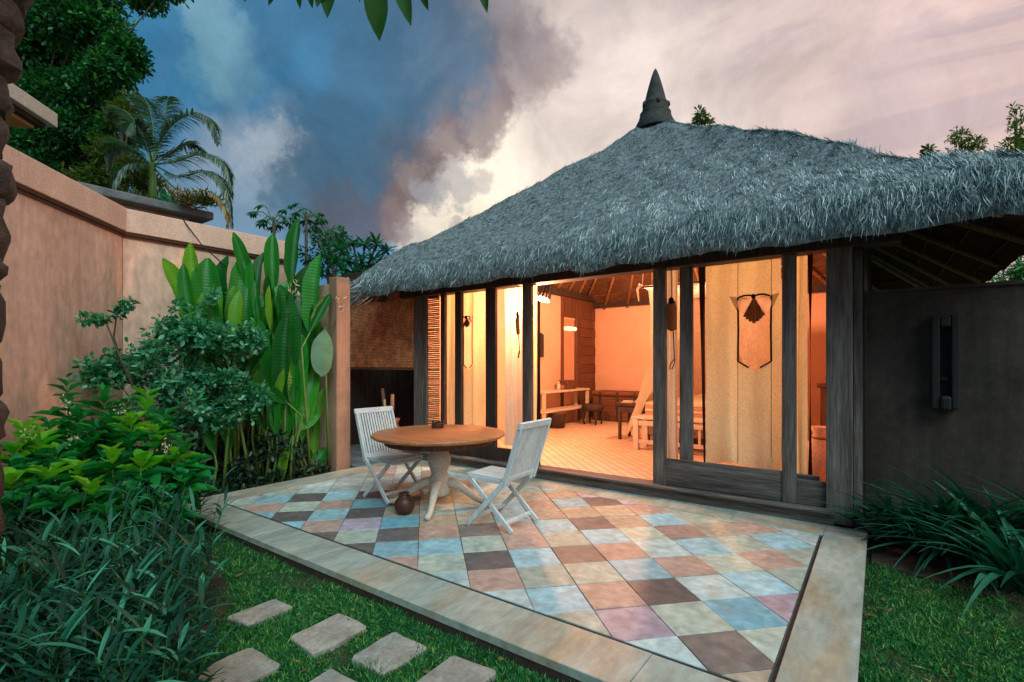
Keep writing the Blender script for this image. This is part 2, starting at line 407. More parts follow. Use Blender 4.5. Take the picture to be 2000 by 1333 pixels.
L_palmd = leafmat('dry_frond', (.20, .12, .04), (.33, .20, .07), (.40, .30, .10), .2, .6, True, .2)
L_pap = leafmat('papaya_leaf', (.010, .080, .035), (.025, .14, .060), None, .25, .45, True, .4)
L_frang = leafmat('plumeria_leaf', (.008, .10, .055), (.03, .22, .10), (.06, .30, .13), .25, .4, True, .45)
L_far = leafmat('far_leaf', (.06, .10, .020), (.12, .16, .03), None, .4, .6, True, .2)
L_hang = leafmat('hanging_leaf', (.008, .050, .010), (.022, .085, .012), None, .12, .6, False, .12)
L_flow = leafmat('cream_flower', (.62, .55, .38), (.72, .62, .45), None, .2, .6, True, .2)
L_purp = leafmat('violet_flower', (.28, .20, .42), (.38, .28, .52), None, .3, .6, True, .2)
L_twig = stone('twig_bark', (.035, .028, .020), (.08, .065, .05), 30)
L_bark = stone('bark', (.06, .045, .035), (.12, .10, .08), 12, bs=.8)

# ------------------------------------------------------------------ mesh helpers
class MB:
    def __init__(s): s.v = []; s.f = []
    def add(s, vs, fs):
        o = len(s.v); s.v += [tuple(v) for v in vs]; s.f += [tuple(i + o for i in f) for f in fs]; return s
    def box(s, a, b, M=None):
        x0, y0, z0 = a; x1, y1, z1 = b
        vs = [Vector(p) for p in ((x0, y0, z0), (x1, y0, z0), (x1, y1, z0), (x0, y1, z0), (x0, y0, z1), (x1, y0, z1), (x1, y1, z1), (x0, y1, z1))]
        if M: vs = [M @ v for v in vs]
        return s.add(vs, [(3, 2, 1, 0), (4, 5, 6, 7), (0, 1, 5, 4), (1, 2, 6, 5), (2, 3, 7, 6), (3, 0, 4, 7)])
    def bar(s, p, q, w, h, up=(0, 0, 1)):
        """rectangular bar from p to q"""
        p, q = Vector(p), Vector(q); d = (q - p).normalized(); up = Vector(up)
        if abs(d.dot(up)) > .98: up = Vector((1, 0, 0))
        x = d.cross(up).normalized() * w / 2; y = x.cross(d).normalized() * h / 2
        vs = [p - x - y, p + x - y, p + x + y, p - x + y, q - x - y, q + x - y, q + x + y, q - x + y]
        return s.add(vs, [(3, 2, 1, 0), (4, 5, 6, 7), (0, 1, 5, 4), (1, 2, 6, 5), (2, 3, 7, 6), (3, 0, 4, 7)])
    def tube(s, pts, rad, n=8, cap=True):
        pts = [Vector(p) for p in pts]
        if not hasattr(rad, '__len__'): rad = [rad] * len(pts)
        vs = []; fs = []; prev = None
        for i, p in enumerate(pts):
            d = (pts[min(i + 1, len(pts) - 1)] - pts[max(i - 1, 0)]).normalized()
            a = prev if prev is not None else (Vector((1, 0, 0)) if abs(d.x) < .9 else Vector((0, 1, 0)))
            x = (a - d * a.dot(d)).normalized(); prev = x; y = d.cross(x)
            for k in range(n):
                t = 2 * PI * k / n; vs.append(p + (x * math.cos(t) + y * math.sin(t)) * rad[i])
        for i in range(len(pts) - 1):
            for k in range(n):
                k2 = (k + 1) % n
                fs.append((i * n + k, i * n + k2, (i + 1) * n + k2, (i + 1) * n + k))
        if cap:
            fs.append(tuple(range(n - 1, -1, -1))); fs.append(tuple((len(pts) - 1) * n + k for k in range(n)))
        return s.add(vs, fs)
    def lathe(s, prof, c=(0, 0, 0), n=32):
        c = Vector(c); vs = []; fs = []
        for r, z in prof:
            for k in range(n):
                t = 2 * PI * k / n; vs.append(c + Vector((r * math.cos(t), r * math.sin(t), z)))
        for i in range(len(prof) - 1):
            for k in range(n):
                k2 = (k + 1) % n; fs.append((i * n + k, i * n + k2, (i + 1) * n + k2, (i + 1) * n + k))
        fs.append(tuple(range(n - 1, -1, -1))); fs.append(tuple((len(prof) - 1) * n + k for k in range(n)))
        return s.add(vs, fs)
    def prism(s, poly, z0, z1):
        n = len(poly); vs = [(x, y, z0) for x, y in poly] + [(x, y, z1) for x, y in poly]
        fs = [tuple(range(n - 1, -1, -1)), tuple(range(n, 2 * n))] + [(i, (i + 1) % n, n + (i + 1) % n, n + i) for i in range(n)]
        return s.add(vs, fs)
    def grid(s, fn, nu, nv):
        vs = [fn(i / nu, j / nv) for j in range(nv + 1) for i in range(nu + 1)]
        fs = [(j * (nu + 1) + i, j * (nu + 1) + i + 1, (j + 1) * (nu + 1) + i + 1, (j + 1) * (nu + 1) + i) for j in range(nv) for i in range(nu)]
        return s.add(vs, fs)

def link(name, data, parent=None):
    o = bpy.data.objects.new(name, data); COL.objects.link(o)
    if parent is not None: o.parent = parent
    return o
def origin(p):
    """world position of a part's root (roots carry no rotation while they are built)"""
    v = Vector((0, 0, 0))
    while p is not None: v += p.location; p = p.parent
    return v
def obj(name, mb, m, parent=None, loc=None, smooth=False, bev=0.0, seg=2):
    off = origin(parent) if parent is not None else Vector(loc or (0, 0, 0))
    me = bpy.data.meshes.new(name)
    me.from_pydata([(x - off.x, y - off.y, z - off.z) for x, y, z in mb.v], [], mb.f)
    me.materials.append(m)
    if smooth:
        me.polygons.foreach_set('use_smooth', [True] * len(me.polygons))
    o = link(name, me, parent)
    if parent is None: o.location = off
    if bev:
        b = o.modifiers.new('bevel', 'BEVEL'); b.width = bev; b.segments = seg; b.limit_method = 'ANGLE'
    return o
def smooth_by_angle(o, deg=40):
    o.data.polygons.foreach_set('use_smooth', [True] * len(o.data.polygons))
    try: o.data.set_sharp_from_angle(angle=math.radians(deg))
    except Exception: pass
    return o
def thing(name, label, cat, loc=(0, 0, 0), group=None):
    o = link(name, None); o.location = loc; o['label'] = label; o['category'] = cat; o.empty_display_size = .1
    if group: o['group'] = group
    return o
def tag(o, label, cat, group=None):
    o['label'] = label; o['category'] = cat
    if group: o['group'] = group
    return o
def struct(o): o['kind'] = 'structure'; return o
def stuff(o): o['kind'] = 'stuff'; return o

def unit(a): return a / (np.linalg.norm(a, axis=-1, keepdims=True) + 1e-9)
def ribbons(P, D, Nn, L, Wd, prof, bend=0.0, fold=0.0):
    """n blades at once: base P, direction D, upper side Nn, length, width, width profile, downward bend, V fold -> verts, quads"""
    P = np.asarray(P, float); D = unit(np.asarray(D, float)); Nn = np.asarray(Nn, float)
    S = unit(np.cross(D, Nn)); Nn = unit(np.cross(S, D))
    n = len(P); K = len(prof); L = np.broadcast_to(L, (n,)); Wd = np.broadcast_to(Wd, (n,)); bend = np.broadcast_to(bend, (n,))
    c = 3 if fold else 2
    V = np.zeros((n, K, c, 3))
    for k in range(K):
        t = k / (K - 1)
        cen = P + L[:, None] * (D * t * (1 - .18 * np.abs(bend)[:, None] * t) - Nn * (bend * t * t * .5)[:, None])
        w = S * (Wd * prof[k] * .5)[:, None]
        V[:, k, 0] = cen - w; V[:, k, -1] = cen + w
        if fold:
            V[:, k, 1] = cen - Nn * (Wd * prof[k] * fold * .5)[:, None]
    base = np.arange(n)[:, None, None] * (K * c)
    q = []
    for k in range(K - 1):
        for j in range(c - 1):
            q.append([k * c + j, k * c + j + 1, (k + 1) * c + j + 1, (k + 1) * c + j])
    q = np.array(q)[None] + base
    return V.reshape(-1, 3), q.reshape(-1, 4)
def join_arrays(parts):
    vs = []; qs = []; o = 0
    for v, q in parts:
        vs.append(v); qs.append(q + o); o += len(v)
    return np.concatenate(vs), np.concatenate(qs)
def nobj(name, V, Q, m, parent=None, loc=None, smooth=True):
    off = origin(parent) if parent is not None else Vector(loc or (0, 0, 0))
    me = bpy.data.meshes.new(name)
    V = np.asarray(V) - np.array(off)
    me.vertices.add(len(V)); me.vertices.foreach_set('co', V.astype(np.float32).ravel())
    me.loops.add(Q.size); me.loops.foreach_set('vertex_index', Q.astype(np.int32).ravel())
    me.polygons.add(len(Q)); me.polygons.foreach_set('loop_start', np.arange(0, Q.size, 4, dtype=np.int32))
    try: me.polygons.foreach_set('loop_total', np.full(len(Q), 4, dtype=np.int32))
    except Exception: pass
    if smooth: me.polygons.foreach_set('use_smooth', np.ones(len(Q), dtype=bool))
    me.update(calc_edges=True); me.validate()
    me.materials.append(m)
    o = link(name, me, parent)
    if parent is None: o.location = off
    return o
LEAFP = [.12, .75, 1, .82, .06]
def rdir(n, up=0.0, spread=1.0):
    d = rng.normal(size=(n, 3)) * spread; d[:, 2] += up
    return unit(d)

# ------------------------------------------------------------------ ground
GZ = -0.10
g = MB().add([(-400, -400, GZ), (400, -400, GZ), (400, 400, GZ), (-400, 400, GZ)], [(0, 1, 2, 3)])
struct(obj('ground', g, M_lawnsoil))
# planting beds
sb = MB().prism([(-7.25, 2.0), (-5.97, 2.0), (-5.97, 4.3), (-7.25, 4.3)], GZ + .004, GZ + .03)
struct(obj('soil_bed', sb, M_soil))
sb = MB().prism([(-7.3, 1.98), (-6.0, .2), (-3.4, -1.0), (-2.45, .6), (-3.35, 1.55), (-5.1, 2.05), (-5.97, 1.98)], GZ + .004, GZ + .025)
struct(obj('soil_bed', sb, M_soil))
sb = MB().prism([(-.05, 4.75), (.7, 4.5), (3.2, 4.3), (3.2, 5.6), (-.05, 5.6)], GZ + .004, GZ + .025)
struct(obj('soil_bed', sb, M_soil))

# ------------------------------------------------------------------ patio
PX0, PX1, PY0, PY1 = -5.95, -.08, 2.10, 5.34     # outer edges
TX0, TX1, TY0, TY1 = -5.55, -.41, 2.47, 5.00     # tile field
patio = obj('patio', MB().box((PX0 + .02, PY0 + .02, GZ - .02), (PX1 - .02, PY1 - .01, -.016)), M_edge)
struct(patio)
fr = obj('edge_course', MB().box((PX0, PY0 + .006, GZ - .02), (PX1, PY0 + .0195, -.045)), M_edge, patio)
obj('grout_bed', MB().box((TX0 - .005, TY0 - .005, -.0159), (TX1 + .005, TY1 + .005, -.006)), M_grout, patio)
def inset(poly, d):
    n = len(poly); out = []
    for i in range(n):
        p0, p1, p2 = (Vector(poly[(i + k) % n]).to_2d() for k in (-1, 0, 1))
        e1 = (p1 - p0).normalized(); e2 = (p2 - p1).normalized()
        n1 = Vector((-e1.y, e1.x)); n2 = Vector((-e2.y, e2.x))
        b = n1 + n2
        b = b / max(.35, b.dot(n1))
        out.append(p1 + b * d)
    return [(p.x, p.y) for p in out]
def slabpiece(name, poly, z, m, parent, gap=.003, r=.005, th=.035, tilt=.0, wob=0.0):
    p0 = inset(poly, gap); n = len(poly)
    if wob: p0 = [(x + random.uniform(-wob, wob), y + random.uniform(-wob, wob)) for x, y in p0]
    p1 = inset(p0, r)
    cx = sum(p[0] for p in poly) / n; cy = sum(p[1] for p in poly) / n
    tx, ty = random.uniform(-tilt, tilt), random.uniform(-tilt, tilt)
    zz = lambda p: z + (p[0] - cx) * tx + (p[1] - cy) * ty
    vs = [(*p, z - th) for p in p0] + [(*p, zz(p) - r * .7) for p in p0] + [(*p, zz(p)) for p in p1]
    fs = [tuple(range(2 * n, 3 * n))]
    for i in range(n):
        j = (i + 1) % n
        fs += [(i, j, n + j, n + i), (n + i, n + j, 2 * n + j, 2 * n + i)]
    return obj(name, MB().add(vs, fs), m, parent)
def clip(poly, x0, x1, y0, y1):
    for ax_, lim, sgn in ((0, x0, 1), (0, x1, -1), (1, y0, 1), (1, y1, -1)):
        out = []
        for i in range(len(poly)):
            a, b = poly[i], poly[(i + 1) % len(poly)]
            da, db = (a[ax_] - lim) * sgn, (b[ax_] - lim) * sgn
            if da >= 0: out.append(a)
            if (da >= 0) != (db >= 0):
                t = da / (da - db); out.append((a[0] + (b[0] - a[0]) * t, a[1] + (b[1] - a[1]) * t))
        poly = out
        if not poly: return []
    return poly
TP = .345
anc = GR(1322, 1242)
TA = math.radians(45 + 1.0)
e1 = Vector((-math.sin(TA), math.cos(TA))); e2 = Vector((math.cos(TA), math.sin(TA)))   # away-left, away-right
# colour samples read off the photograph: photo pixel -> tile colour
zs = []
for line in '''900 920 2.439|30 350 B|170 345 G|350 315 P|510 250 B|670 240 D|820 230 T|1000 215 B|400 180 P|580 140 B|620 190 T|730 135 K|790 175 T|920 175 P|390 105 T|540 315 G|725 305 B|910 285 G|1075 275 P|1250 260 T|180 425 D|390 405 B|595 390 K|790 375 P|990 355 b|1170 345 B|1320 330 G|1400 255 P|1540 310 B|30 435 G|40 520 b|205 515 P|430 500 G|650 480 G|870 455 B|1065 440 P|1270 425 G|1480 405 P|1610 390 G|280 610 b|480 610 B|735 590 P|970 565 D|1200 545 b|1420 520 B|1560 490 G|600 720 G|820 715 L|1090 690 G|1330 665 S|1500 630 L|930 850 b|1240 860 K|1430 820 G|1380 970 T
440 890 3.226|80 300 b|240 270 B|450 270 D|660 265 B|850 255 D|520 210 b|710 205 D|850 205 b|640 170 b|780 150 b|880 130 b|220 335 P|400 325 G|620 320 P|815 310 G|990 305 S|360 380 P|430 395 D|560 385 B|790 370 P|985 360 D|1150 360 T|560 445 P|740 440 G|970 430 L|1175 420 S|1400 395 T|720 515 P|930 510 G|1190 490 D|1430 480 P|1660 470 K|1900 450 P|930 600 D|1170 590 B|1430 570 B|1700 560 G|1930 540 P|1190 680 P|1440 680 G|1730 660 D|1940 640 B|1480 780 b|1750 790 P|1960 780 G|1000 130 T|1050 180 T|1250 110 T'''.split('\n'):
    items = line.split('|'); ox, oy, s_ = map(float, items[0].split())
    for it in items[1:]:
        x, y, c = it.split(); zs.append((ox + float(x) / s_, oy + float(y) / s_, c))
tcol = {}
for u, v, c in zs:
    p = GR(u, v) - anc; q = Vector((p.x, p.y))
    tcol[(math.floor(q.dot(e1) / TP), math.floor(q.dot(e2) / TP))] = c
for i in range(-14, 16):
    for j in range(-16, 16):
        base = Vector((anc.x, anc.y)) + e1 * i * TP + e2 * j * TP
        sq = [base, base + e2 * TP, base + e2 * TP + e1 * TP, base + e1 * TP]
        poly = clip([(p.x, p.y) for p in sq], TX0, TX1, TY0, TY1)
        if len(poly) < 3: continue
        area = abs(sum(poly[k][0] * poly[(k + 1) % len(poly)][1] - poly[(k + 1) % len(poly)][0] * poly[k][1] for k in range(len(poly)))) / 2
        if area < .0025: continue
        # drop near-duplicate corners
        pp = [p for k, p in enumerate(poly) if (Vector(p) - Vector(poly[k - 1])).length > .012]
        if len(pp) < 3: continue
        c = tcol.get((i, j)) or random.choice('BbGGPPTBDLbG')
        slabpiece('tile', pp, random.uniform(-.002, .002), TILE[c], patio, .0024, .0035, .03, .007, .0016)
# border slabs
def border(x0, x1, y0, y1, along, n):
    for k in range(n):
        if along == 'x':
            a, b = x0 + (x1 - x0) * k / n, x0 + (x1 - x0) * (k + 1) / n; poly = [(a, y0), (b, y0), (b, y1), (a, y1)]
        else:
            a, b = y0 + (y1 - y0) * k / n, y0 + (y1 - y0) * (k + 1) / n; poly = [(x0, a), (x1, a), (x1, b), (x0, b)]
        slabpiece('border_slab', poly, random.uniform(-.001, .0015), M_sand, patio, .0012, .004, .045, .001)
border(PX0, PX1, PY0, TY0 - .022, 'x', 7)
border(TX1 + .024, PX1, TY0 - .022, PY1, 'y', 4)
border(PX0, TX0 - .006, TY0 - .022, PY1, 'y', 4)
border(TX0 - .006, TX1 + .024, TY1 + .006, PY1, 'x', 7)

# stepping stones in the lawn
def blob_poly(c, w, d, rot, n=14, jit=.035, sq=3.2):
    out = []
    for k in range(n):
        t = 2 * PI * k / n
        r = (abs(math.cos(t)) ** sq + abs(math.sin(t)) ** sq) ** (-1 / sq)
        x, y = math.cos(t) * r * w / 2 * (1 + random.uniform(-jit, jit)), math.sin(t) * r * d / 2 * (1 + random.uniform(-jit, jit))
        out.append((c.x + x * math.cos(rot) - y * math.sin(rot), c.y + x * math.sin(rot) + y * math.cos(rot)))
    return out
SS = [(510, 1199, .21, .29, 'small pale stepping stone nearest the patio corner, farthest from the bottom edge'), (640, 1238, .27, .33, 'square tan stepping stone in the grass, second along the patio edge'),
      (762, 1279, .27, .32, 'pale grey stepping stone in the grass, third along the patio edge'), (885, 1330, .28, .33, 'stepping stone cut by the bottom edge, closest to the patio kerb'),
      (452, 1318, .30, .36, 'brown stepping stone at the bottom left beside the dark planting'), (630, 1362, .28, .33, 'stepping stone barely showing at the bottom edge below the tan one')]
for u, v, w, d, lab in SS:
    c = GR(u, v, GZ + .02); rot = math.radians(random.uniform(-7, 7))
    cs4 = [(sx * w / 2 * random.uniform(.86, 1.1), sy * d / 2 * random.uniform(.88, 1.1)) for sx, sy in ((-1, -1), (1, -1), (1, 1), (-1, 1))]
    poly = []
    for k in range(4):
        a, b = Vector(cs4[k]), Vector(cs4[(k + 1) % 4])
        for f in (.06, .35, .65, .94):
            q = a.lerp(b, f) * (1 + random.uniform(-.028, .028))
            poly.append((c.x + q.x * math.cos(rot) - q.y * math.sin(rot), c.y + q.x * math.sin(rot) + q.y * math.cos(rot)))
    n = len(poly); mbs = MB()
    p1 = [(c.x + (p[0] - c.x) * .965, c.y + (p[1] - c.y) * .965) for p in poly]; p2 = [(c.x + (p[0] - c.x) * .55, c.y + (p[1] - c.y) * .55) for p in poly]
    mbs.add([(*p, GZ - .02) for p in poly] + [(*p, GZ + .027 + random.uniform(-.003, .003)) for p in poly] + [(*p, GZ + .034 + random.uniform(-.002, .002)) for p in p1] + [(*p, GZ + .035 + random.uniform(-.004, .003)) for p in p2],
            [tuple(range(3 * n, 4 * n))] + [(r * n + i, r * n + (i + 1) % n, (r + 1) * n + (i + 1) % n, (r + 1) * n + i) for r in range(3) for i in range(n)])
    tag(obj('stepping_stone', mbs, M_stepstone, None, (c.x, c.y, GZ)), lab, 'stepping stone', 'stepping stones in the lawn')
STONES = [(GR(u, v, GZ), max(w, d) * .52) for u, v, w, d, _ in SS]
# ------------------------------------------------------------------ garden walls on the left
WC = Vector((-7.2, 2.06))                        # the corner where both walls meet
wdir = Vector((.725, -.688)).normalized()        # the angled wall comes towards the camera
wnor = Vector((.688, .725)).normalized()         # faces the yard
def slabwall(mb, a, b, nor, t0, t1, z0, z1):
    """wall between plan points a and b, from offset t0 to t1 along its normal"""
    p = [a + nor * t0, b + nor * t0, b + nor * t1, a + nor * t1]
    vs = [(q.x, q.y, z0) for q in p] + [(q.x, q.y, z1) for q in p]
    return mb.add(vs, [(3, 2, 1, 0), (4, 5, 6, 7), (0, 1, 5, 4), (1, 2, 6, 5), (2, 3, 7, 6), (3, 0, 4, 7)])
a, b = WC, WC + wdir * 3.6
w1 = thing('garden_wall', 'tall peach plastered garden wall with capped top, running behind the stone pillar', 'wall', (WC.x, WC.y, GZ))
obj('wall_face', slabwall(MB(), a, b, wnor, -.2, 0, GZ - .05, 2.95), M_wallpeach, w1)
obj('moulding', slabwall(MB(), a, b, wnor, -.2, .012, 2.9501, 2.985), M_mould, w1)
obj('moulding', slabwall(MB(), a, b, wnor, -.2, .035, 2.9851, 3.015), M_mould, w1)
obj('cap', slabwall(MB(), a, b, wnor, -.25, .055, 3.0151, 3.29), M_wallcap, w1, bev=.008)
a, b = Vector((-7.2, 2.066)), Vector((-7.2, 4.24)); nx = Vector((1, 0))
w2 = thing('garden_wall', 'peach plastered garden wall behind the tall upright green leaves', 'wall', (-7.2, 3.1, GZ))
obj('wall_face', slabwall(MB(), a, b, nx, -.2, 0, GZ - .05, 2.945), M_wallpeach, w2)
obj('moulding', slabwall(MB(), a, b, nx, -.2, .012, 2.9451, 2.98), M_mould, w2)
obj('moulding', slabwall(MB(), a, b, nx, -.2, .035, 2.9801, 3.01), M_mould, w2)
obj('cap', slabwall(MB(), a, b, nx, -.25, .055, 3.0101, 3.285), M_wallcap, w2, bev=.008)
# lower wall with its end pillar, closing the bed towards the bungalow
w3 = thing('dividing_wall', 'short peach plastered wall with end pillar between leafy bed and bungalow', 'wall', (-6.6, 4.25, GZ))
obj('wall_face', MB().box((-7.19, 4.25, GZ - .05), (-6.30, 4.42, 2.60)), M_wallpeach, w3)
pil = MB()
for k in range(9):
    z0, z1 = GZ - .05 + k * .305, GZ - .05 + (k + 1) * .305
    j = [random.uniform(-.010, .010) for _ in range(2)]
    pil.box((-6.299 + j[0], 4.20, z0), (-6.10 + j[1], 4.42, z1 - .0005))
obj('pillar', MB().box((-6.299, 4.20, GZ - .05), (-6.10, 4.43, 2.68)), M_pillarplaster, w3, bev=.02)
# cable hanging over the wall
cb = [PT(305, 418, 6.9) , PT(345, 450, 6.6), PT(395, 480, 6.45), PT(440, 520, 6.4)]
cb = [Vector((max(p.x, -7.10), p.y, p.z)) for p in cb]
cb[0] = Vector((-7.15, cb[0].y, 3.30)); cb[1] = Vector((-7.13, cb[1].y, 3.22))
tag(obj('cable', MB().tube(cb, .008, 6), M_black, None, tuple(cb[0])), 'thin dark cable slung over the garden wall cap', 'cable')

# rough stone pillar at the left edge of the picture
sp = PT(-146, HOR, 2.35); sp.z = GZ
pr = thing('stone_pillar', 'rough dark stacked stone pillar at the left edge', 'pillar', tuple(sp))
z = GZ; prnd = random.Random(3)
rp = [.20, .215, .205, .22, .225, .235, .225, .235, .25, .24, .262, .245, .255, .27, .285, .325, .30, .28]
kk = 0
while z < 3.35:
    h = prnd.uniform(.12, .34); r = rp[min(kk, len(rp) - 1)] + prnd.uniform(-.012, .012)
    nn = 12; ring = []
    for zi, f in ((0, .90), (.03, .985), (h * .35, 1.0), (h * .7, .99), (h - .03, .98), (h - .004, .91)):
        for k in range(nn):
            t = 2 * PI * k / nn
            q = (abs(math.cos(t)) ** 5 + abs(math.sin(t)) ** 5) ** (-.2)
            rr = r * f * q * (1 + prnd.uniform(-.07, .07))
            ring.append((sp.x + rr * math.cos(t + YAW), sp.y + rr * math.sin(t + YAW), z + zi))
    fs = [tuple(range(nn - 1, -1, -1)), tuple(5 * nn + k for k in range(nn))] + [(i * nn + k, i * nn + (k + 1) % nn, (i + 1) * nn + (k + 1) % nn, (i + 1) * nn + k) for i in range(5) for k in range(nn)]
    o = obj('stone', MB().add(ring, fs), M_rough, pr)
    smooth_by_angle(o, 50)
    z += h; kk += 1

# ------------------------------------------------------------------ bungalow
YF = 5.42                      # front face of the timber frame
BX0, BX1 = XU(808, YF), XU(1665, YF)
BY1 = 11.5
FZ = .12                       # room floor
LZ = 2.50                      # underside of the lintel
bun = thing('bungalow', 'thatched bungalow with open timber front and lit orange room', 'bungalow', ((BX0 + BX1) / 2, 8.4, 0))
# floor and walls
obj('floor', MB().box((BX0 + .02, YF + .16, -.05), (BX1 - .02, BY1 + .15, FZ)), M_roomfloor, bun)
obj('side_wall', MB().box((BX0 - .13, YF + .2, GZ), (BX0 + .018, BY1, 3.12)), M_roomwall, bun)['label'] = 'lit orange side wall of the room'
sw = MB(); prof_ = [(YF + .24, GZ), (BY1, GZ), (BY1, 2.88), (BY1 - .9, 3.52), (6.30, 3.52), (YF + .24, 3.20)]
sw.add([(BX1 - .10, y, z) for y, z in prof_] + [(BX1 + .06, y, z) for y, z in prof_], [tuple(range(6)), tuple(range(11, 5, -1))] + [(i, 6 + i, 6 + (i + 1) % 6, (i + 1) % 6) for i in range(6)])
obj('side_wall', sw, M_roomwall, bun)
sw = MB().add([(BX1 + .0605, y, z) for y, z in prof_] + [(BX1 + .085, y, z) for y, z in prof_], [tuple(range(6)), tuple(range(11, 5, -1))] + [(i, 6 + i, 6 + (i + 1) % 6, (i + 1) % 6) for i in range(6)])
obj('outer_cladding', sw, M_woodd, bun)
obj('corner_board', MB().box((BX1 - .11, YF + .205, GZ), (BX1 + .085, YF + .2395, 3.1)), M_woodd, bun)
obj('back_wall', MB().box((BX0 - .13, BY1 + .001, GZ), (BX1 + .06, BY1 + .2, 3.0)), M_roomwall, bun)['label'] = 'glowing orange back wall of the room'
LWX = BX0 + .018
# timber frame
def post(u0, u1, y0=YF, y1=YF + .06, z0=FZ, z1=LZ, m=M_wood, name='post', par=None, bev=.006):
    return obj(name, MB().box((XU(u0, y0), y0, z0), (XU(u1, y0), y1, z1)), m, par or bun, bev=bev)
post(808, 824, z0=.001, z1=2.74); post(825.5, 833, YF + .02, z0=.001)
post(860, 868, m=M_woodd); post(888, 900, m=M_woodd); post(948, 967, m=M_woodd); post(1020, 1037)
post(1613, 1665, YF - .02, YF + .2, .001, 2.78)
post(1667, 1684, YF + .12, YF + .27, GZ, 2.80)
obj('lintel', MB().box((BX0 - .3, YF - .03, LZ), (BX1 + .35, YF + .18, LZ + .21)), M_woodd, bun, bev=.01)
obj('wall_plate', MB().box((BX0 - .3, YF + .04, LZ + .2101), (BX1 + .35, YF + .12, LZ + .56)), M_woodd, bun)
obj('purlin', MB().tube([(BX0 - .9, 5.08, 2.585), (1.15, 5.08, 2.60)], .045, 8), M_woodd, bun, smooth=True)
# sill with its projecting ledge plank
sx0, sx1 = BX0 + .25, XU(1613, YF) - .004
obj('sill', MB().box((sx0, YF - .075, -.005), (sx1 + .07, YF - .021, .105)), M_woodx, bun, bev=.006)
obj('sill_board', MB().box((sx0, YF - .12, .1055), (sx1 + .06, YF - .021, .135)), M_woodx, bun, bev=.006)
obj('threshold', MB().box((sx0, YF - .0205, -.005), (sx1, YF + .155, .125)), M_woodx, bun, bev=.004)
# dark lower panel left of the door opening (behind the table)
obj('low_panel', MB().box((XU(833, YF + .03) + .01, YF + .03, .126), (XU(1020, YF + .03), YF + .09, .30)), M_woodd, bun, bev=.004)
# sliding door leaves on the right
def leaf(us, y0, rail_u, rail_top, nm, lab):
    d = obj(nm, MB().box((XU(rail_u[0], y0), y0 + .012, .131), (XU(rail_u[1], y0), y0 + .048, rail_top)), M_woodx, bun, bev=.004)
    for (u0, u1) in us:
        obj('stile', MB().box((XU(u0, y0), y0, .129), (XU(u1, y0), y0 + .055, LZ - .004)), M_wood, d, bev=.006)
    return d
leaf([(1275, 1300), (1527, 1555)], YF - .004, (1300.2, 1526.8), .42, 'door', '')
leaf([(1327, 1352)], YF + .060, (1352.2, 1600), .40, 'door', '')
leaf([], YF + .01, (1555.5, 1612.5), .36, 'door', '')

# roof ---------------------------------------------------------------
AP = Vector((-3.0, 8.13, 5.55)); EZ = 2.80
CR = [Vector((-6.62, 4.88)), Vector((1.10, 4.88)), Vector((1.10, 12.0)), Vector((-6.62, 12.0))]
def roofpt(side, t, s, low=0.0):
    """side 0 front, 1 right, 2 back, 3 left; arrays allowed"""
    t = np.asarray(t, float); s = np.asarray(s, float)
    a, b = CR[side], CR[(side + 1) % 4]
    px = a.x + (b.x - a.x) * t; py = a.y + (b.y - a.y) * t
    # rounded corners at the eave
    x = px + (AP.x - px) * s; y = py + (AP.y - py) * s
    hz = AP.z - EZ
    z = EZ + hz * (s - .045 * np.sin(PI * s))
    hipd = np.minimum(t, 1 - t)
    z = z + .09 * np.exp(-(hipd / .07) ** 2) * np.sin(PI * np.clip(s * 1.15, 0, 1))          # thick hip rolls
    rc = np.where(side == 0, t, 0) if side == 0 else (1 - t if side == 1 else t * 0)
    near_r = np.exp(-((s - .13) / .10) ** 2) * (np.exp(-((1 - t) / .16) ** 2) if side == 0 else (np.exp(-(t / .16) ** 2) if side == 1 else 0 * t))
    z = z + .02 * near_r
    mid_r = np.exp(-((s - .21) / .12) ** 2) * (np.exp(-((1 - t) / .18) ** 2) if side == 0 else (np.exp(-(t / .18) ** 2) if side == 1 else 0 * t))
    z = z - .12 * mid_r
    near_l = np.exp(-((s - .16) / .07) ** 2) * (np.exp(-(t / .10) ** 2) if side == 0 else (np.exp(-((1 - t) / .10) ** 2) if side == 3 else 0 * t))
    z = z + .10 * near_l
    z = z - .10 * np.clip(1 - s / .055, 0, 1) ** 2                                           # eave rolls over
    z = z + .026 * np.sin(x * 5.1 + y * 2.3) * np.sin(x * 2.2 - y * 3.7) + .018 * np.sin(x * 11 + 1.3 * np.sin(y * 4)) * np.sin(y * 9 + x * 2) + .010 * np.sin(x * 23 + y * 5) * np.sin(y * 19 - x * 7)
    return np.stack([x, y, z - low], -1)
roof = None
mb = MB(); NT, NS = 40, 26
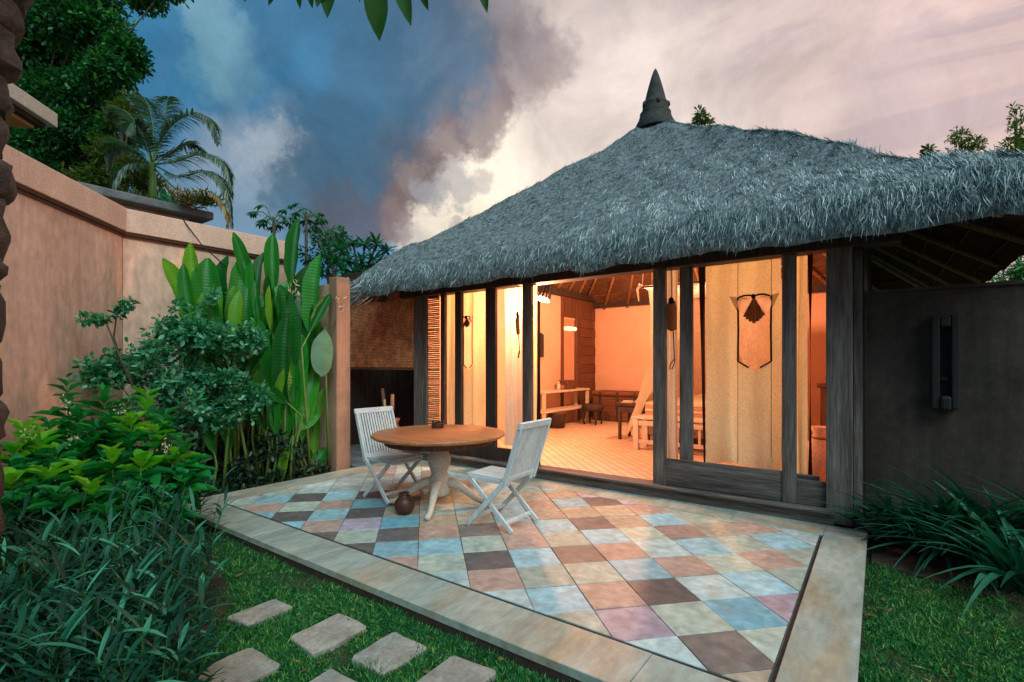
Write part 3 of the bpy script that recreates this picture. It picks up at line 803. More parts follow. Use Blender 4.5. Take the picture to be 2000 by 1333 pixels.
for side in range(4):
    for lowv, flip in ((0.0, False), (.25, True)):
        T, S_ = np.meshgrid(np.linspace(0, 1, NT + 1), np.linspace(0, .985, NS + 1))
        if lowv:
            p = np.zeros(T.shape + (3,)); a, b = CR[side], CR[(side + 1) % 4]
            px = a.x + (b.x - a.x) * T; py = a.y + (b.y - a.y) * T
            p[..., 0] = px + (AP.x - px) * S_; p[..., 1] = py + (AP.y - py) * S_; p[..., 2] = np.minimum(EZ - .24 + (AP.z - EZ) * S_, roofpt(side, T, S_)[..., 2] - .20 - .02 * (S_ < .06))
        else:
            p = roofpt(side, T, S_, 0)
        if not lowv:
            topring = p[0]
            mb.add(p.reshape(-1, 3).tolist(), [(j * (NT + 1) + i, j * (NT + 1) + i + 1, (j + 1) * (NT + 1) + i + 1, (j + 1) * (NT + 1) + i) for j in range(NS) for i in range(NT)])
        else:
            lowring = p[0]
            und = MB().add(p.reshape(-1, 3).tolist(), [((j + 1) * (NT + 1) + i, (j + 1) * (NT + 1) + i + 1, j * (NT + 1) + i + 1, j * (NT + 1) + i) for j in range(NS) for i in range(NT)])
            if side == 0: UND = und
            else: UND.add(und.v, und.f)
    mid = topring * .5 + lowring * .5
    cen = np.array([AP.x, AP.y, 0]); out = unit((mid - cen) * np.array([1, 1, 0]))
    mid = mid + out * .06
    vs = np.concatenate([topring, mid, lowring]).tolist(); n1 = NT + 1
    mb.add(vs, [(k * n1 + i, (k + 1) * n1 + i, (k + 1) * n1 + i + 1, k * n1 + i + 1) for k in range(2) for i in range(NT)])
roof = obj('roof', mb, M_thatchb, bun, smooth=True)
roof['label'] = 'grey weathered thatch hip roof'
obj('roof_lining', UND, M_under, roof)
# straw
def straw_set(side, n, t0, t1, s0, s1, Lr, Wr, tilt=.18, sweep=0.0):
    t = rng.uniform(t0, t1, n); s = s0 + (s1 - s0) * (1 - np.sqrt(rng.uniform(0, 1, n)))      # fewer towards the apex
    P = roofpt(side, t, s)
    e = .004
    dn = roofpt(side, t, np.clip(s - .02, 0, 1)) - roofpt(side, t, s + .02)
    dt = roofpt(side, np.clip(t + .01, 0, 1), s) - roofpt(side, np.clip(t - .01, 0, 1), s)
    dn = unit(dn); nn = unit(np.cross(dn, unit(dt))); nn = np.where(nn[:, 2:3] < 0, -nn, nn)
    cl = np.sin(P[:, 0] * 7.3 + np.sin(P[:, 1] * 5) * 2) * .35 + np.sin(P[:, 0] * 17 + P[:, 1] * 11) * .3
    fall = np.array([0, -1.0, -.9]) if side == 0 else (np.array([1.0, 0, -.75]) if side == 1 else (np.array([-1.0, 0, -.8]) if side == 3 else np.array([0, 1.0, -.8])))
    d = unit(dn * .6 + unit(fall[None]) * .6 + unit(dt) * (cl * .4 + rng.normal(0, .22, n))[:, None] + nn * (tilt * (1 + .8 * np.sin(P[:, 0] * 13 + 2 * np.sin(P[:, 1] * 9))) + rng.normal(0, .11, n))[:, None])
    L = rng.uniform(*Lr, n)
    P = P - d * (L * .5)[:, None] - nn * .012
    N_ = unit(nn + rng.normal(0, .45, (n, 3)))
    return ribbons(P, d, N_, L, rng.uniform(*Wr, n), [.9, 1, .3], rng.uniform(.0, .5, n))
def fringe(side, n, t0, t1):
    t = rng.uniform(t0, t1, n); P = roofpt(side, t, rng.uniform(0, .035, n)); P[:, 2] -= rng.uniform(.0, .17, n); P = P + np.array({0: (0, -1, 0), 1: (1, 0, 0), 3: (-1, 0, 0), 2: (0, 1, 0)}[side]) * rng.uniform(0, .06, n)[:, None]
    o = {0: (0, -1, 0), 1: (1, 0, 0), 3: (-1, 0, 0), 2: (0, 1, 0)}[side]
    cl = np.sin(t * 150) * .10 + np.sin(t * 61 + 1) * .12
    d = unit(np.array(o)[None] * rng.uniform(.15, .75, n)[:, None] + np.array([0, 0, -1.0])[None] + rng.normal(0, .22, (n, 3)))
    L = rng.uniform(.06, .17, n) * (1 + cl)
    return ribbons(P - d * (L * .3)[:, None], d, rng.normal(size=(n, 3)) + np.array(o), L, rng.uniform(.004, .009, n), [1, .8, .2], .2)
sets = [straw_set(0, 180000, 0, 1, 0, 1, (.07, .17), (.0035, .0075), .22), straw_set(0, 70000, 0, 1, .30, 1, (.07, .18), (.004, .009), .24), straw_set(0, 46000, .45, 1, 0, .6, (.16, .38), (.0035, .007), .06),
        straw_set(1, 30000, 0, .45, 0, 1, (.14, .30), (.004, .008), .05), straw_set(3, 22000, .5, 1, 0, 1, (.14, .26), (.004, .009), .10),
        straw_set(2, 2500, 0, 1, 0, 1, (.2, .4), (.012, .02)),
        fringe(0, 22000, 0, 1), fringe(0, 12000, .5, 1), fringe(1, 6000, 0, 1), fringe(3, 6000, 0, 1)]
V, Q = join_arrays(sets)
stuff(nobj('straw', V, Q, M_straw, roof, smooth=False))
# tuft sticking out at the left eave corner
n = 900; c0 = np.array([-6.60, 4.92, 2.62])
P = c0 + rng.normal(0, 1, (n, 3)) * np.array([.12, .10, .07]); d = unit(np.array([-.62, -.55, -.62]) + rng.normal(0, .22, (n, 3)))
V, Q = ribbons(P, d, rdir(n), rng.uniform(.15, .34, n), rng.uniform(.006, .012, n), [1, .9, .2], .3)
stuff(nobj('straw_tuft', V, Q, M_straw, roof, smooth=False))
# rafters and battens under the thatch
def und_pt(side, t, s, dz):
    a, b = CR[side], CR[(side + 1) % 4]; p = a.lerp(b, t); x = p.lerp(AP.to_2d(), s)
    return Vector((x.x, x.y, EZ - .24 + (AP.z - EZ) * s - dz))
for side in range(4):
    for k in range(11):
        if side == 1 and k % 2: continue
        t = (k + .02) / 11 if side != 0 else (k + .5) / 11
        obj('rafter', MB().tube([und_pt(side, t, .012, .075), und_pt(side, t, .93, .06)], [.032, .024], 7), M_bamboog if (side == 1 and k > 6) else M_bamboo, roof, smooth=True)
    for k in range(14):
        s = .03 + k * .062
        obj('batten', MB().bar(und_pt(side, .01, s, .022), und_pt(side, .99, s, .022), .022, .02), M_brown, roof)
# finial
fb = (AP.x, AP.y, 0)
prof = [(.32, 5.33), (.325, 5.40), (.275, 5.50), (.25, 5.58), (.252, 5.61), (.225, 5.63), (.205, 5.72), (.21, 5.76), (.18, 5.80), (.165, 5.85), (.14, 5.96), (.105, 6.09), (.07, 6.21), (.035, 6.31), (.006, 6.36)]
fin = obj('finial', MB().lathe(prof, fb, 20), M_finial, roof, smooth=False); smooth_by_angle(fin, 35)
for k in range(5):
    t = 2 * PI * k / 5 + .3; c = Vector((AP.x + .20 * math.cos(t), AP.y + .20 * math.sin(t), 5.745))
    obj('knob', MB().lathe([(.02, -.05), (.038, -.02), (.035, .02), (.01, .05)], c, 8), M_finial, fin if False else roof, smooth=True)

# alcove left of the bungalow: woven blind over a dark recess
al = thing('alcove', 'dark recess with a woven rattan panel above, left of the bungalow', 'alcove', (-6.6, 5.6, GZ))
obj('back_wall', MB().box((-7.75, 6.55, GZ), (-5.9, 6.65, 2.5)), M_woodd, al)
obj('side_wall', MB().box((-7.85, 4.6, GZ), (-7.75, 6.65, 2.6)), M_woodd, al)
obj('woven_panel', MB().box((-7.74, 5.50, 1.40), (BX0 - .02, 5.53, 2.66)), M_weave, al)
obj('panel_rail', MB().box((-7.74, 5.485, 1.36), (BX0 - .02, 5.545, 1.3995)), M_brownx, al)
obj('beam', MB().box((-7.9, 5.30, 2.72), (-6.2, 5.46, 2.86)), M_slab, al, bev=.01)
obj('beam_cap', MB().box((-7.9, 5.24, 2.861), (-6.2, 5.50, 2.99)), M_woodd, al, bev=.01)
obj('floor', MB().box((-7.74, 4.5, GZ + .03), (BX0 - .14, 6.55, -.02)), M_slab, al)
# terracotta urn with rolled mats
uc = Vector((-5.99, 5.02, -.001)); uc.z = -.0005
urn = thing('urn', 'terracotta urn standing in the alcove behind the white chair', 'urn', tuple(uc))
o = obj('body', MB().lathe([(.10, 0), (.13, .02), (.19, .2), (.20, .36), (.17, .50), (.14, .55), (.165, .60), (.175, .63), (.15, .632), (.13, .58), (.02, .55)], uc, 24), M_terra, urn, smooth=True)
for k, (dx, dy, lx, m) in enumerate(((-.05, 0, -.09, M_brown), (.05, .02, .02, M_terra), (.0, -.05, -.03, M_bamboo))):
    p = uc + Vector((dx, dy, .551)); q = uc + Vector((dx + lx, dy, 1.08 - .08 * k))
    r = thing('rolled_mat', ['dark rolled mat leaning left in the urn', 'red-brown rolled mat upright in the urn', 'pale cane stick in front in the urn'][k], 'rolled mat', tuple(p), 'rolled mats in the urn')
    obj('roll', MB().tube([p, p.lerp(q, .5), q], [.035, .032, .026] if k < 2 else [.018] * 3, 10), m, r, smooth=True)
    obj('tie', MB().tube([p.lerp(q, .46), p.lerp(q, .52)], .036 if k < 2 else .021, 10), M_woodd, r, smooth=True)

# dark garden wall on the right with a carved wooden trough hung on it
M_outer = M_darkwall
dw = thing('dark_wall', 'dark charcoal plastered wall right of the big timber post', 'wall', (1.5, 5.7, GZ))
obj('wall_face', MB().box((BX1 + .09, 5.62, GZ - .05), (3.6, 5.80, 2.09)), M_darkwall, dw)
obj('cap', MB().box((BX1 + .09, 5.60, 2.0901), (3.6, 5.82, 2.12)), M_darkwall, dw)
M_trough = wood('black_timber', (.010, .008, .007), (.026, .020, .017))
c0, c1 = ONY(1818, 800, 5.56), ONY(1874, 615, 5.56)
tr = thing('carved_trough', 'hollowed dark wooden trough hanging upright on the charcoal wall', 'wall ornament', (c0.x, 5.619, c0.z))
x0, x1, z0, z1 = c0.x, c1.x, c0.z, c1.z; Wt = x1 - x0
obj('back_board', MB().box((x0 + .02, 5.585, z0 + .02), (x1 - .02, 5.6195, z1 - .02)), M_black, tr)
for xa, xb in ((x0, x0 + .055), (x1 - .055, x1)):
    obj('side_rim', MB().box((xa, 5.50, z0 + .01), (xb, 5.6195, z1)), M_trough, tr, bev=.012)
obj('end_block', MB().box((x0 + .0555, 5.50, z1 - .10), (x1 - .0555, 5.6195, z1 - .015)), M_trough, tr, bev=.015)
obj('end_block', MB().box((x0 + .0555, 5.48, z0), (x1 - .0555, 5.6195, z0 + .12)), M_trough, tr, bev=.02)
obj('ledge', MB().bar((x0 + .056, 5.575, z0 + .26), (x1 - .056, 5.575, z0 + .26), .05, .04), M_black, tr, bev=.015)

# ------------------------------------------------------------------ curtains in the front
YC = 5.57
def sheet(u0, u1, z0, z1, y=YC, amp=.018, waves=3.0, ph=0, lean=0.0, nu=30, nv=20, mb=None, gather=0.0, bow=0.0):
    xa, xb = XU(u0, y), XU(u1, y)
    def f(a, b):
        x = xa + (xb - xa) * a; z = z1 + (z0 - z1) * b
        x += lean * b * (1 - a) + gather * math.sin(PI * b) * (a - .5)
        return (x, y + amp * math.sin(a * waves * 2 * PI + ph + .6 * math.sin(b * 3)) * (.5 + .5 * b) + .01 * math.sin(b * 5 + a * 3), z + bow * math.sin(a * 5) * b)
    return (mb or MB()).grid(f, nu, nv)
def curtain(label, u0, u1, z0=.33, z1=LZ + .02, m=None, **k):
    y = k.get('y', YC)
    r = thing('curtain', label, 'curtain', ((XU(u0, y) + XU(u1, y)) / 2, y, z0), 'cloth curtains in the open front')
    obj('cloth', sheet(u0, u1, z0, z1, **k), m or M_curtain, r, smooth=True)
    obj('rod', MB().tube([(XU(u0, y) - .03, y, z1 + .012), (XU(u1, y) + .03, y, z1 + .012)], .012, 8), M_woodd, r)
    return r
curtain('narrow pale blue and yellow curtain between the bamboo blind and two dark posts', 868.5, 888, waves=1.2)
curtain('pale curtain strip gathered beside the wide bright gap behind the table', 985, 1021, waves=2.5, amp=.03, m=M_curtain2)
tb = curtain('slim curtain edge with a dark border at the left of the door opening', 1037.5, 1049, waves=1, lean=0)
o = obj('dark_border', sheet(1049.2, 1055, .12, 2.3, amp=.01, waves=.5, nu=4, nv=20, gather=.02), M_trim, tb, smooth=True)
curtain('narrow grey curtain strip between the two left door stiles', 1300.5, 1324, waves=1.6, m=M_curtain2)
tb = curtain('narrow pale curtain strip beside the right hand door stile', 1555.5, 1577, waves=1.2)
obj('dark_border', sheet(1577.2, 1588, .20, 2.5, amp=.01, waves=.5, nu=4, nv=20, gather=-.04), M_trim, tb, smooth=True)
# curtain with a shield-shaped opening and a tied bow
def shield_curtain(label, u0, u1, h0, h1, vt, vs, vb, z0, m, full):
    y = YC
    X = lambda u: XU(u, y)
    d = ONY((u0 + u1) / 2, 700, y); dist = (d - Vector((0, 0, CAMZ))).dot(Vector((-SN, CS, 0)))
    Z = lambda v: CAMZ + (HOR - v) / FPX * dist
    zt, zs_, zb = Z(vt), Z(vs), Z(vb)
    r = thing('curtain', label, 'curtain', (X((u0 + u1) / 2), y, z0), 'cloth curtains in the open front')
    z1 = LZ + .02
    def wob(x, z): return y + .005 * math.sin(x * 37 + 2 * math.sin(z * .9)) + .024 * math.sin(x * 17 + 1.5 * math.sin(z * 1.3)) * (.3 + .7 * (z1 - z) / z1) + .008 * math.sin(z * 6 + x * 4)
    def part(xa, xb, fz0, fz1, n=8, m_=14):
        return lambda mb: mb.grid(lambda a, b: ((lambda x: (lambda z: (x, wob(x, z), z))(fz1(x) + (fz0(x) - fz1(x)) * b))(xa + (xb - xa) * a)), n, m_)
    xm = (X(h0) + X(h1)) / 2; hw = (X(h1) - X(h0)) / 2
    vee = lambda x: zs_ + (zb - zs_) * (1 - abs(x - xm) / hw)
    mb = MB()
    part(X(u0), X(h0), lambda x: z0 + .03 * math.sin(x * 9), lambda x: z1, 8, 24)(mb)
    part(X(h1), X(u1), lambda x: z0 + .03 * math.sin(x * 9) - .01, lambda x: z1, 6, 24)(mb)
    part(X(h0), X(h1), lambda x: zt, lambda x: z1, 8, 8)(mb)
    part(X(h0), X(h1), lambda x: z0 + .02 * math.sin(x * 9), vee, 8, 16)(mb)
    obj('cloth', mb, m, r, smooth=True)
    obj('rod', MB().tube([(X(u0) - .03, y, z1 + .012), (X(u1) + .03, y, z1 + .012)], .012, 8), M_woodd, r)
    yo = y - .018
    # seam tapes
    for xx in (X(h0), X(h1)):
        obj('seam_tape', MB().tube([(xx, yo, z1 - .01), (xx, yo - .004, (z1 + z0) / 2), (xx, yo, z0 + .03)], .0028 if full else .0025, 6), M_trim, r)
    rr = .010 if full else .008
    obj('opening_edge', MB().tube([(X(h0), yo, zt), (X(h0) + .004, yo, (zt + zs_) / 2), (X(h0), yo, zs_), (xm - hw * .35, yo, zs_ + (zb - zs_) * .62)], rr, 6), M_trim, r)
    obj('opening_edge', MB().tube([(X(h1), yo, zt), (X(h1) - .004, yo, (zt + zs_) / 2), (X(h1), yo, zs_), (xm + hw * .35, yo, zs_ + (zb - zs_) * .62)], rr, 6), M_trim, r)
    # bow: pleated fan hanging from a knot, two pale loops beside it
    fan = MB(); R = hw * 1.22; nP = 7
    for k in range(nP):
        a0 = -PI / 2 - .55 + 1.10 * k / nP; a1 = a0 + 1.10 / nP; am = (a0 + a1) / 2
        L0 = R * (1.0 + .25 * (1 - abs(k - nP / 2 + .5) / 3.5))
        P0 = (xm, yo - .02, zt + .005)
        pa = (xm + L0 * math.cos(a0), yo - .01, zt + L0 * math.sin(a0) * 1.12); pm = (xm + L0 * 1.04 * math.cos(am), yo - .05, zt + L0 * 1.04 * math.sin(am) * 1.12); pb = (xm + L0 * math.cos(a1), yo - .01, zt + L0 * math.sin(a1) * 1.12)
        fan.add([P0, pa, pm, pb], [(0, 1, 2), (0, 2, 3)])
    obj('bow_tail', fan, M_bow, r)
    for sgn in (-1, 1):
        lo = MB(); cx = xm + sgn * hw * .62; cz = zt - hw * .50
        lo.add([(cx, yo - .04, cz)] + [(cx + hw * .42 * math.cos(t), yo - .02 - .015 * math.sin(3 * t), cz + hw * .52 * math.sin(t)) for t in [2 * PI * k / 14 for k in range(14)]], [(0, 1 + k, 1 + (k + 1) % 14) for k in range(14)])
        obj('bow_loop', lo, M_bowl, r, smooth=True)
        obj('bow_edge', MB().tube([(xm, yo - .03, zt + .002)] + [(xm + sgn * hw * a, yo - .03, zt + hw * b) for a, b in ((.25, .10), (.6, .10), (.95, -.02))], rr, 6), M_trim, r)
        obj('bow_wing', MB().add([(xm + sgn * hw * .98, yo - .01, zt + hw * .02), (xm + sgn * hw * 1.5, yo - .03, zt + hw * .12), (xm + sgn * hw * 1.0, yo - .01, zt - hw * 1.0)], [(0, 1, 2)]), M_mesh, r)
    obj('knot', MB().lathe([(.004, -.03), (.02, -.015), (.02, .012), (.004, .025)], (xm, yo - .045, zt), 8), M_trim, r, smooth=True)
    return r
sc_ = shield_curtain('wide pale curtain with shield-shaped opening and brown bow, right of the door', 1378, 1526, 1442, 1507, 582, 706, 726, .40, M_curtain, True)
obj('dark_border', sheet(1364, 1377.5, .30, LZ, y=YC + .01, amp=.008, waves=.5, nu=4, nv=24, lean=.06), M_trim, sc_, smooth=True)
shield_curtain('yellow-green curtain with a small bow and pointed opening, left of the table', 900.5, 947, 907, 924, 620, 712, 724, .33, M_curtain, False)
# single hanging tie in front of the narrow strip and on the curtain by the opening
for (u, v0, v1, v2, yy, lab, sc) in ((1312, 588, 648, 722, YC - .07, 'brown cloth tie with a cord loop hanging between the door stiles', 1.0), (1012, 615, 655, 700, YC - .06, 'dark cloth tie hanging on the curtain beside the door opening', .55)):
    p = ONY(u, v0, yy); q = ONY(u, v1, yy); e = ONY(u + 2, v2, yy)
    r = thing('curtain_tie', lab, 'curtain tie', tuple(p), 'hanging curtain ties')
    w = .062 * sc
    obj('cloth', MB().add([(p.x - w * .6, p.y, p.z), (p.x + w * .6, p.y, p.z), (p.x + w, p.y - .02, p.z - .08), (q.x + w * .9, q.y, q.z + .02), (q.x, q.y - .02, q.z), (q.x - w * .9, q.y, q.z + .03), (p.x - w, p.y - .02, p.z - .08), (p.x, p.y - .05, p.z - .1), (q.x, q.y - .05, q.z + .1)],
        [(0, 7, 1), (1, 7, 2), (2, 7, 8, 3), (3, 8, 4), (4, 8, 5), (5, 8, 7, 6), (6, 7, 0)]), M_bow, r, smooth=True)
    obj('knot', MB().lathe([(.005, -.04), (.03 * sc, -.02), (.03 * sc, .02), (.005, .04)], (p.x, p.y - .02, p.z), 8), M_trim, r, smooth=True)
    lp = [Vector((q.x + .02 * sc, q.y - .01, q.z + .02)), Vector((e.x + .02 * sc, e.y, e.z + .08)), Vector((e.x, e.y - .01, e.z + .01)), Vector((e.x - .035 * sc, e.y, e.z + .0)), Vector((e.x - .03 * sc, e.y, e.z + .05)), Vector((e.x + .01, e.y, e.z + .11))]
    obj('cord', MB().tube(lp, .006, 6), M_trim, r, smooth=True)
    obj('hanging_cord', MB().tube([(p.x, p.y, p.z), (p.x, yy, LZ - .002)], .005, 6), M_trim, r)
# bamboo blind at the left
bx0, bx1 = XU(834, YC - .02), XU(859, YC - .02)
bl = thing('bamboo_blind', 'orange lit bamboo slat blind at the left end of the open front', 'blind', ((bx0 + bx1) / 2, YC - .02, .3))
for k in range(74):
    z = .32 + k * .0295
    obj('slat', MB().bar((bx0, YC - .02 + random.uniform(-.004, .004), z + random.uniform(-.003, .003)), (bx1, YC - .02, z + random.uniform(-.003, .003)), .008, .024), M_bamboo, bl)
obj('head_rail', MB().box((bx0, YC - .05, LZ - .02), (bx1, YC + .01, LZ + .02)), M_brownx, bl)
# ------------------------------------------------------------------ table and chairs
tcx, tcy = -3.65, 3.72
tab = thing('pedestal_table', 'round reddish teak table on a white turned pedestal', 'table', (tcx, tcy, 0))
o = obj('table_top', MB().lathe([(.60, .708), (.655, .712), (.672, .722), (.676, .738), (.668, .750), (.655, .753)], (tcx, tcy, 0), 64), M_teak, tab); smooth_by_angle(o, 30)
o = obj('apron', MB().lathe([(.54, .645), (.55, .648), (.55, .7075)], (tcx, tcy, 0), 48), M_brown, tab); smooth_by_angle(o, 30)
o = obj('pedestal', MB().lathe([(.05, .10), (.10, .115), (.108, .16), (.108, .27), (.098, .29), (.085, .31), (.080, .34), (.098, .39), (.118, .45), (.120, .50), (.100, .545), (.078, .57), (.075, .585), (.10, .595), (.115, .61), (.15, .63), (.16, .6445)], (tcx, tcy, 0), 28), M_cream, tab, smooth=True)
ft = GR(840, 1012); a0 = math.atan2(ft.y - tcy, ft.x - tcx)
for k in range(4):
    a = a0 + k * PI / 2; dx, dy = math.cos(a), math.sin(a)
    pts = [(tcx + dx * r, tcy + dy * r, z) for r, z in ((.07, .235), (.13, .24), (.20, .215), (.28, .155), (.37, .085), (.46, .042), (.54, .030))]
    obj('leg', MB().tube(pts, [.05, .052, .046, .038, .031, .028, .028], 10), M_cream, tab, smooth=True)
c = ONY(0, 0, 1); at = PT(855, 833, 5.2)
ac = Vector((tcx + .02, tcy + .03, .7532)); ac = GR(855, 836, .7535); ac.z = .7535
ash = thing('ashtray', 'small dark brown carved wooden ashtray on the round table', 'ashtray', tuple(ac))
o = obj('bowl', MB().lathe([(.055, 0), (.066, .004), (.07, .03), (.068, .055), (.058, .06), (.045, .05), (.04, .018), (.004, .014)], ac, 20), M_darkpot, ash); smooth_by_angle(o, 35)
for k in range(4):
    a = k * PI / 2 + .5
    obj('rest', MB().box((-.012, -.010, 0), (.012, .010, .016), Matrix.Translation(ac + Vector((.057 * math.cos(a), .057 * math.sin(a), .0605))) @ Matrix.Rotation(a, 4, 'Z')), M_darkpot, ash, bev=.003)
pc = GR(790, 1004); pc.z = .0015
pot = thing('clay_pot', 'round dark brown clay pot on the tiles under the table', 'pot', tuple(pc))
obj('body', MB().lathe([(.045, 0), (.065, .01), (.092, .055), (.098, .09), (.088, .128), (.062, .16), (.045, .172), (.04, .19), (.05, .205), (.04, .206), (.02, .18)], pc, 24), M_darkpot, pot, smooth=True)
for s in (-1, 1):
    obj('handle', MB().tube([pc + Vector((s * .042, 0, .188)), pc + Vector((s * .07, 0, .195)), pc + Vector((s * .082, 0, .165)), pc + Vector((s * .076, 0, .135))], .006, 8), M_darkpot, pot, smooth=True)

def make_chair(label):
    r = thing('folding_chair', label, 'chair', (0, 0, 0), 'white slatted folding chairs at the table')
    hw = .235; J = (-.16, .425); T = (-.335, .935); F = (.24, .012); Rr = (-.225, .012); SF = (.235, .425)
    for s in (-1, 1):
        y = s * hw
        st_ = MB().bar((F[0], y, F[1]), (J[0] + .005, y, J[1]), .022, .045, (1, 0, 0)); st_.bar((J[0], y, J[1] - .02), (T[0], y, T[1]), .022, .045, (1, 0, 0))
        obj('stile', st_, M_white, r, bev=.005)
        yi = s * (hw - .026)
        obj('leg', MB().bar((Rr[0], yi, Rr[1]), (SF[0] - .02, yi, SF[1] - .012), .022, .042, (1, 0, 0)), M_white, r, bev=.005)
        yj = s * (hw - .050)
        obj('seat_rail', MB().bar((J[0] - .02, yj, .418), (.27, yj, .432), .022, .036), M_white, r, bev=.004)
    obj('stretcher', MB().bar((-.15, -hw + .03, .075), (-.15, hw - .03, .075), .02, .032), M_white, r, bev=.004)
    obj('stretcher', MB().bar((.155, -hw + .012, .092), (.155, hw - .012, .092), .02, .032), M_white, r, bev=.004)
    tl = Vector((T[0], 0, T[1])); jl = Vector((J[0], 0, J[1])); dv = (tl - jl).normalized()
    t0 = jl + dv * .035
    obj('top_rail', MB().bar((tl.x, -hw - .02, tl.z - .005), (tl.x, hw + .02, tl.z - .005), .026, .062, (dv.x, 0, dv.z)), M_whitex, r, bev=.007)
    obj('bottom_rail', MB().bar((t0.x, -hw + .012, t0.z), (t0.x, hw - .012, t0.z), .02, .04, (dv.x, 0, dv.z)), M_whitex, r, bev=.004)
    for k in range(13):
        y = -hw + .034 + k * (2 * hw - .068) / 12
        obj('back_slat', MB().bar((t0.x + dv.x * .01, y, t0.z + dv.z * .01), (tl.x - dv.x * .03, y, tl.z - dv.z * .03), .022, .010, (1, 0, .3)), M_white, r, bev=.003)
    for k in range(10):
        y = -hw + .062 + k * (2 * hw - .124) / 9
        obj('seat_slat', MB().bar((-.175, y, .4435), (.285, y, .456), .031, .016), M_whitex, r, bev=.004)
    obj('front_rail', MB().bar((.24, -hw + .062, .418), (.24, hw - .062, .418), .03, .03), M_whitex, r, bev=.004)
    return r
ch = make_chair('white slatted folding chair left of the round table, its back to the wall')
def copy_tree(o, parent=None):
    c = o.copy(); COL.objects.link(c); c.parent = parent
    for k in list(o.children): copy_tree(k, c)
    return c
ch2 = copy_tree(ch)
ch.location = (-4.30, 3.66, 0); ch.rotation_euler = (0, 0, math.radians(-3))
ch2['label'] = 'white slatted folding chair right of the round table, nearest the open door'
ch2.location = (-2.76, 3.65, 0); ch2.rotation_euler = (0, 0, PI + math.radians(2))

# ------------------------------------------------------------------ the room
# wood panelling on the side wall with a lit doorway to the bathroom
yA, yB, yC_, yD = YU(1097, LWX), YU(1123, LWX), YU(1131, LWX), 11.499
wp = thing('wall_panelling', 'brown timber panelling with a lit mirror in the back corner', 'panelling', (LWX, (yA + yD) / 2, FZ))
obj('top_board', MB().box((LWX + .001, yA - .05, 2.55), (LWX + .05, yD, 3.05)), M_brown, wp)
obj('jamb', MB().box((LWX + .001, yA - .05, FZ), (LWX + .06, yA, 2.5499)), M_brown, wp)
obj('jamb', MB().box((LWX + .001, yB, FZ), (LWX + .06, yC_, 2.5499)), M_brown, wp)
for k in range(11):
    z0 = FZ + .002 + k * .221
    obj('board', MB().box((LWX + .001, yC_ + .004, z0), (LWX + .045 + .012 * (k % 2), yD, z0 + .213)), M_brown, wp, bev=.006)
mm, nt, b_ = base_mat('mirror_glass'); b_.inputs['Metallic'].default_value = 1; b_.inputs['Roughness'].default_value = .08; b_.inputs['Base Color'].default_value = (.85, .75, .66, 1)
obj('mirror', MB().box((LWX + .001, yA + .003, .92), (LWX + .02, yB - .003, 2.5)), mm, wp)
obj('mirror_light', MB().tube([(LWX + .075, yA + .12, 2.28), (LWX + .075, yB - .12, 2.28)], .045, 12), M_glowin, wp, smooth=True)
obj('mirror_panel', MB().box((LWX + .001, yA + .003, FZ), (LWX + .03, yB - .003, .9195)), M_roomwall, wp)
# cornice pole where walls meet the roof
tag(obj('ceiling_beam', MB().box((BX0 + .02, BY1 - .13, 2.86), (BX1 - .1, BY1 - .002, 3.02)), M_woodd, None, (0, BY1, 2.86)), 'dark beam along the top of the orange back wall', 'beam')
tag(obj('ceiling_beam', MB().box((LWX + .002, YF + .25, 3.0), (LWX + .12, BY1 - .14, 3.14)), M_woodd, None, (LWX, 8, 3.0)), 'dark beam along the top of the room side wall', 'beam')
# television
ty0, ty1 = YU(1048, LWX + .25), YU(1072, LWX + .25)
tv = thing('television', 'black flat television on the wall above the console', 'television', (LWX, (ty0 + ty1) / 2, 1.85))
obj('screen', MB().box((-.025, -.33, -.24), (.025, .33, .24), Matrix.Translation((LWX + .22, (ty0 + ty1) / 2, 1.84)) @ Matrix.Rotation(.5, 4, 'Z')), M_black, tv, bev=.01)
obj('bracket', MB().bar((LWX + .001, (ty0 + ty1) / 2, 1.84), (LWX + .21, (ty0 + ty1) / 2, 1.84), .05, .05), M_black, tv)
# console shelf
cy0, cy1 = 8.45, 10.42; cx1 = LWX + .46
con = thing('console', 'pale two-tier console shelf against the side wall', 'console', (LWX + .23, 9.4, FZ))
obj('top', MB().box((LWX + .07, cy0, .86), (cx1, cy1, .90)), M_cream, con, bev=.005)
obj('lower_shelf', MB().box((LWX + .07, cy0, .46), (cx1, cy1, .50)), M_cream, con, bev=.005)
for y in (cy0 + .03, cy1 - .09):
    for x in (LWX + .09, cx1 - .07):
        obj('leg', MB().box((x, y, FZ), (x + .06, y + .06, .4595)), M_cream, con); obj('upright', MB().box((x, y, .5005), (x + .06, y + .06, .8595)), M_cream, con)
bxc = (LWX + .26, 9.72, .9005)
bx_ = thing('box', 'brown wooden box on top of the console', 'box', bxc)
obj('body', MB().box((bxc[0] - .13, bxc[1] - .17, .9005), (bxc[0] + .13, bxc[1] + .17, 1.06)), M_brown, bx_, bev=.008)
obj('lid', MB().box((bxc[0] - .137, bxc[1] - .177, 1.0605), (bxc[0] + .137, bxc[1] + .177, 1.10)), M_brown, bx_, bev=.01)
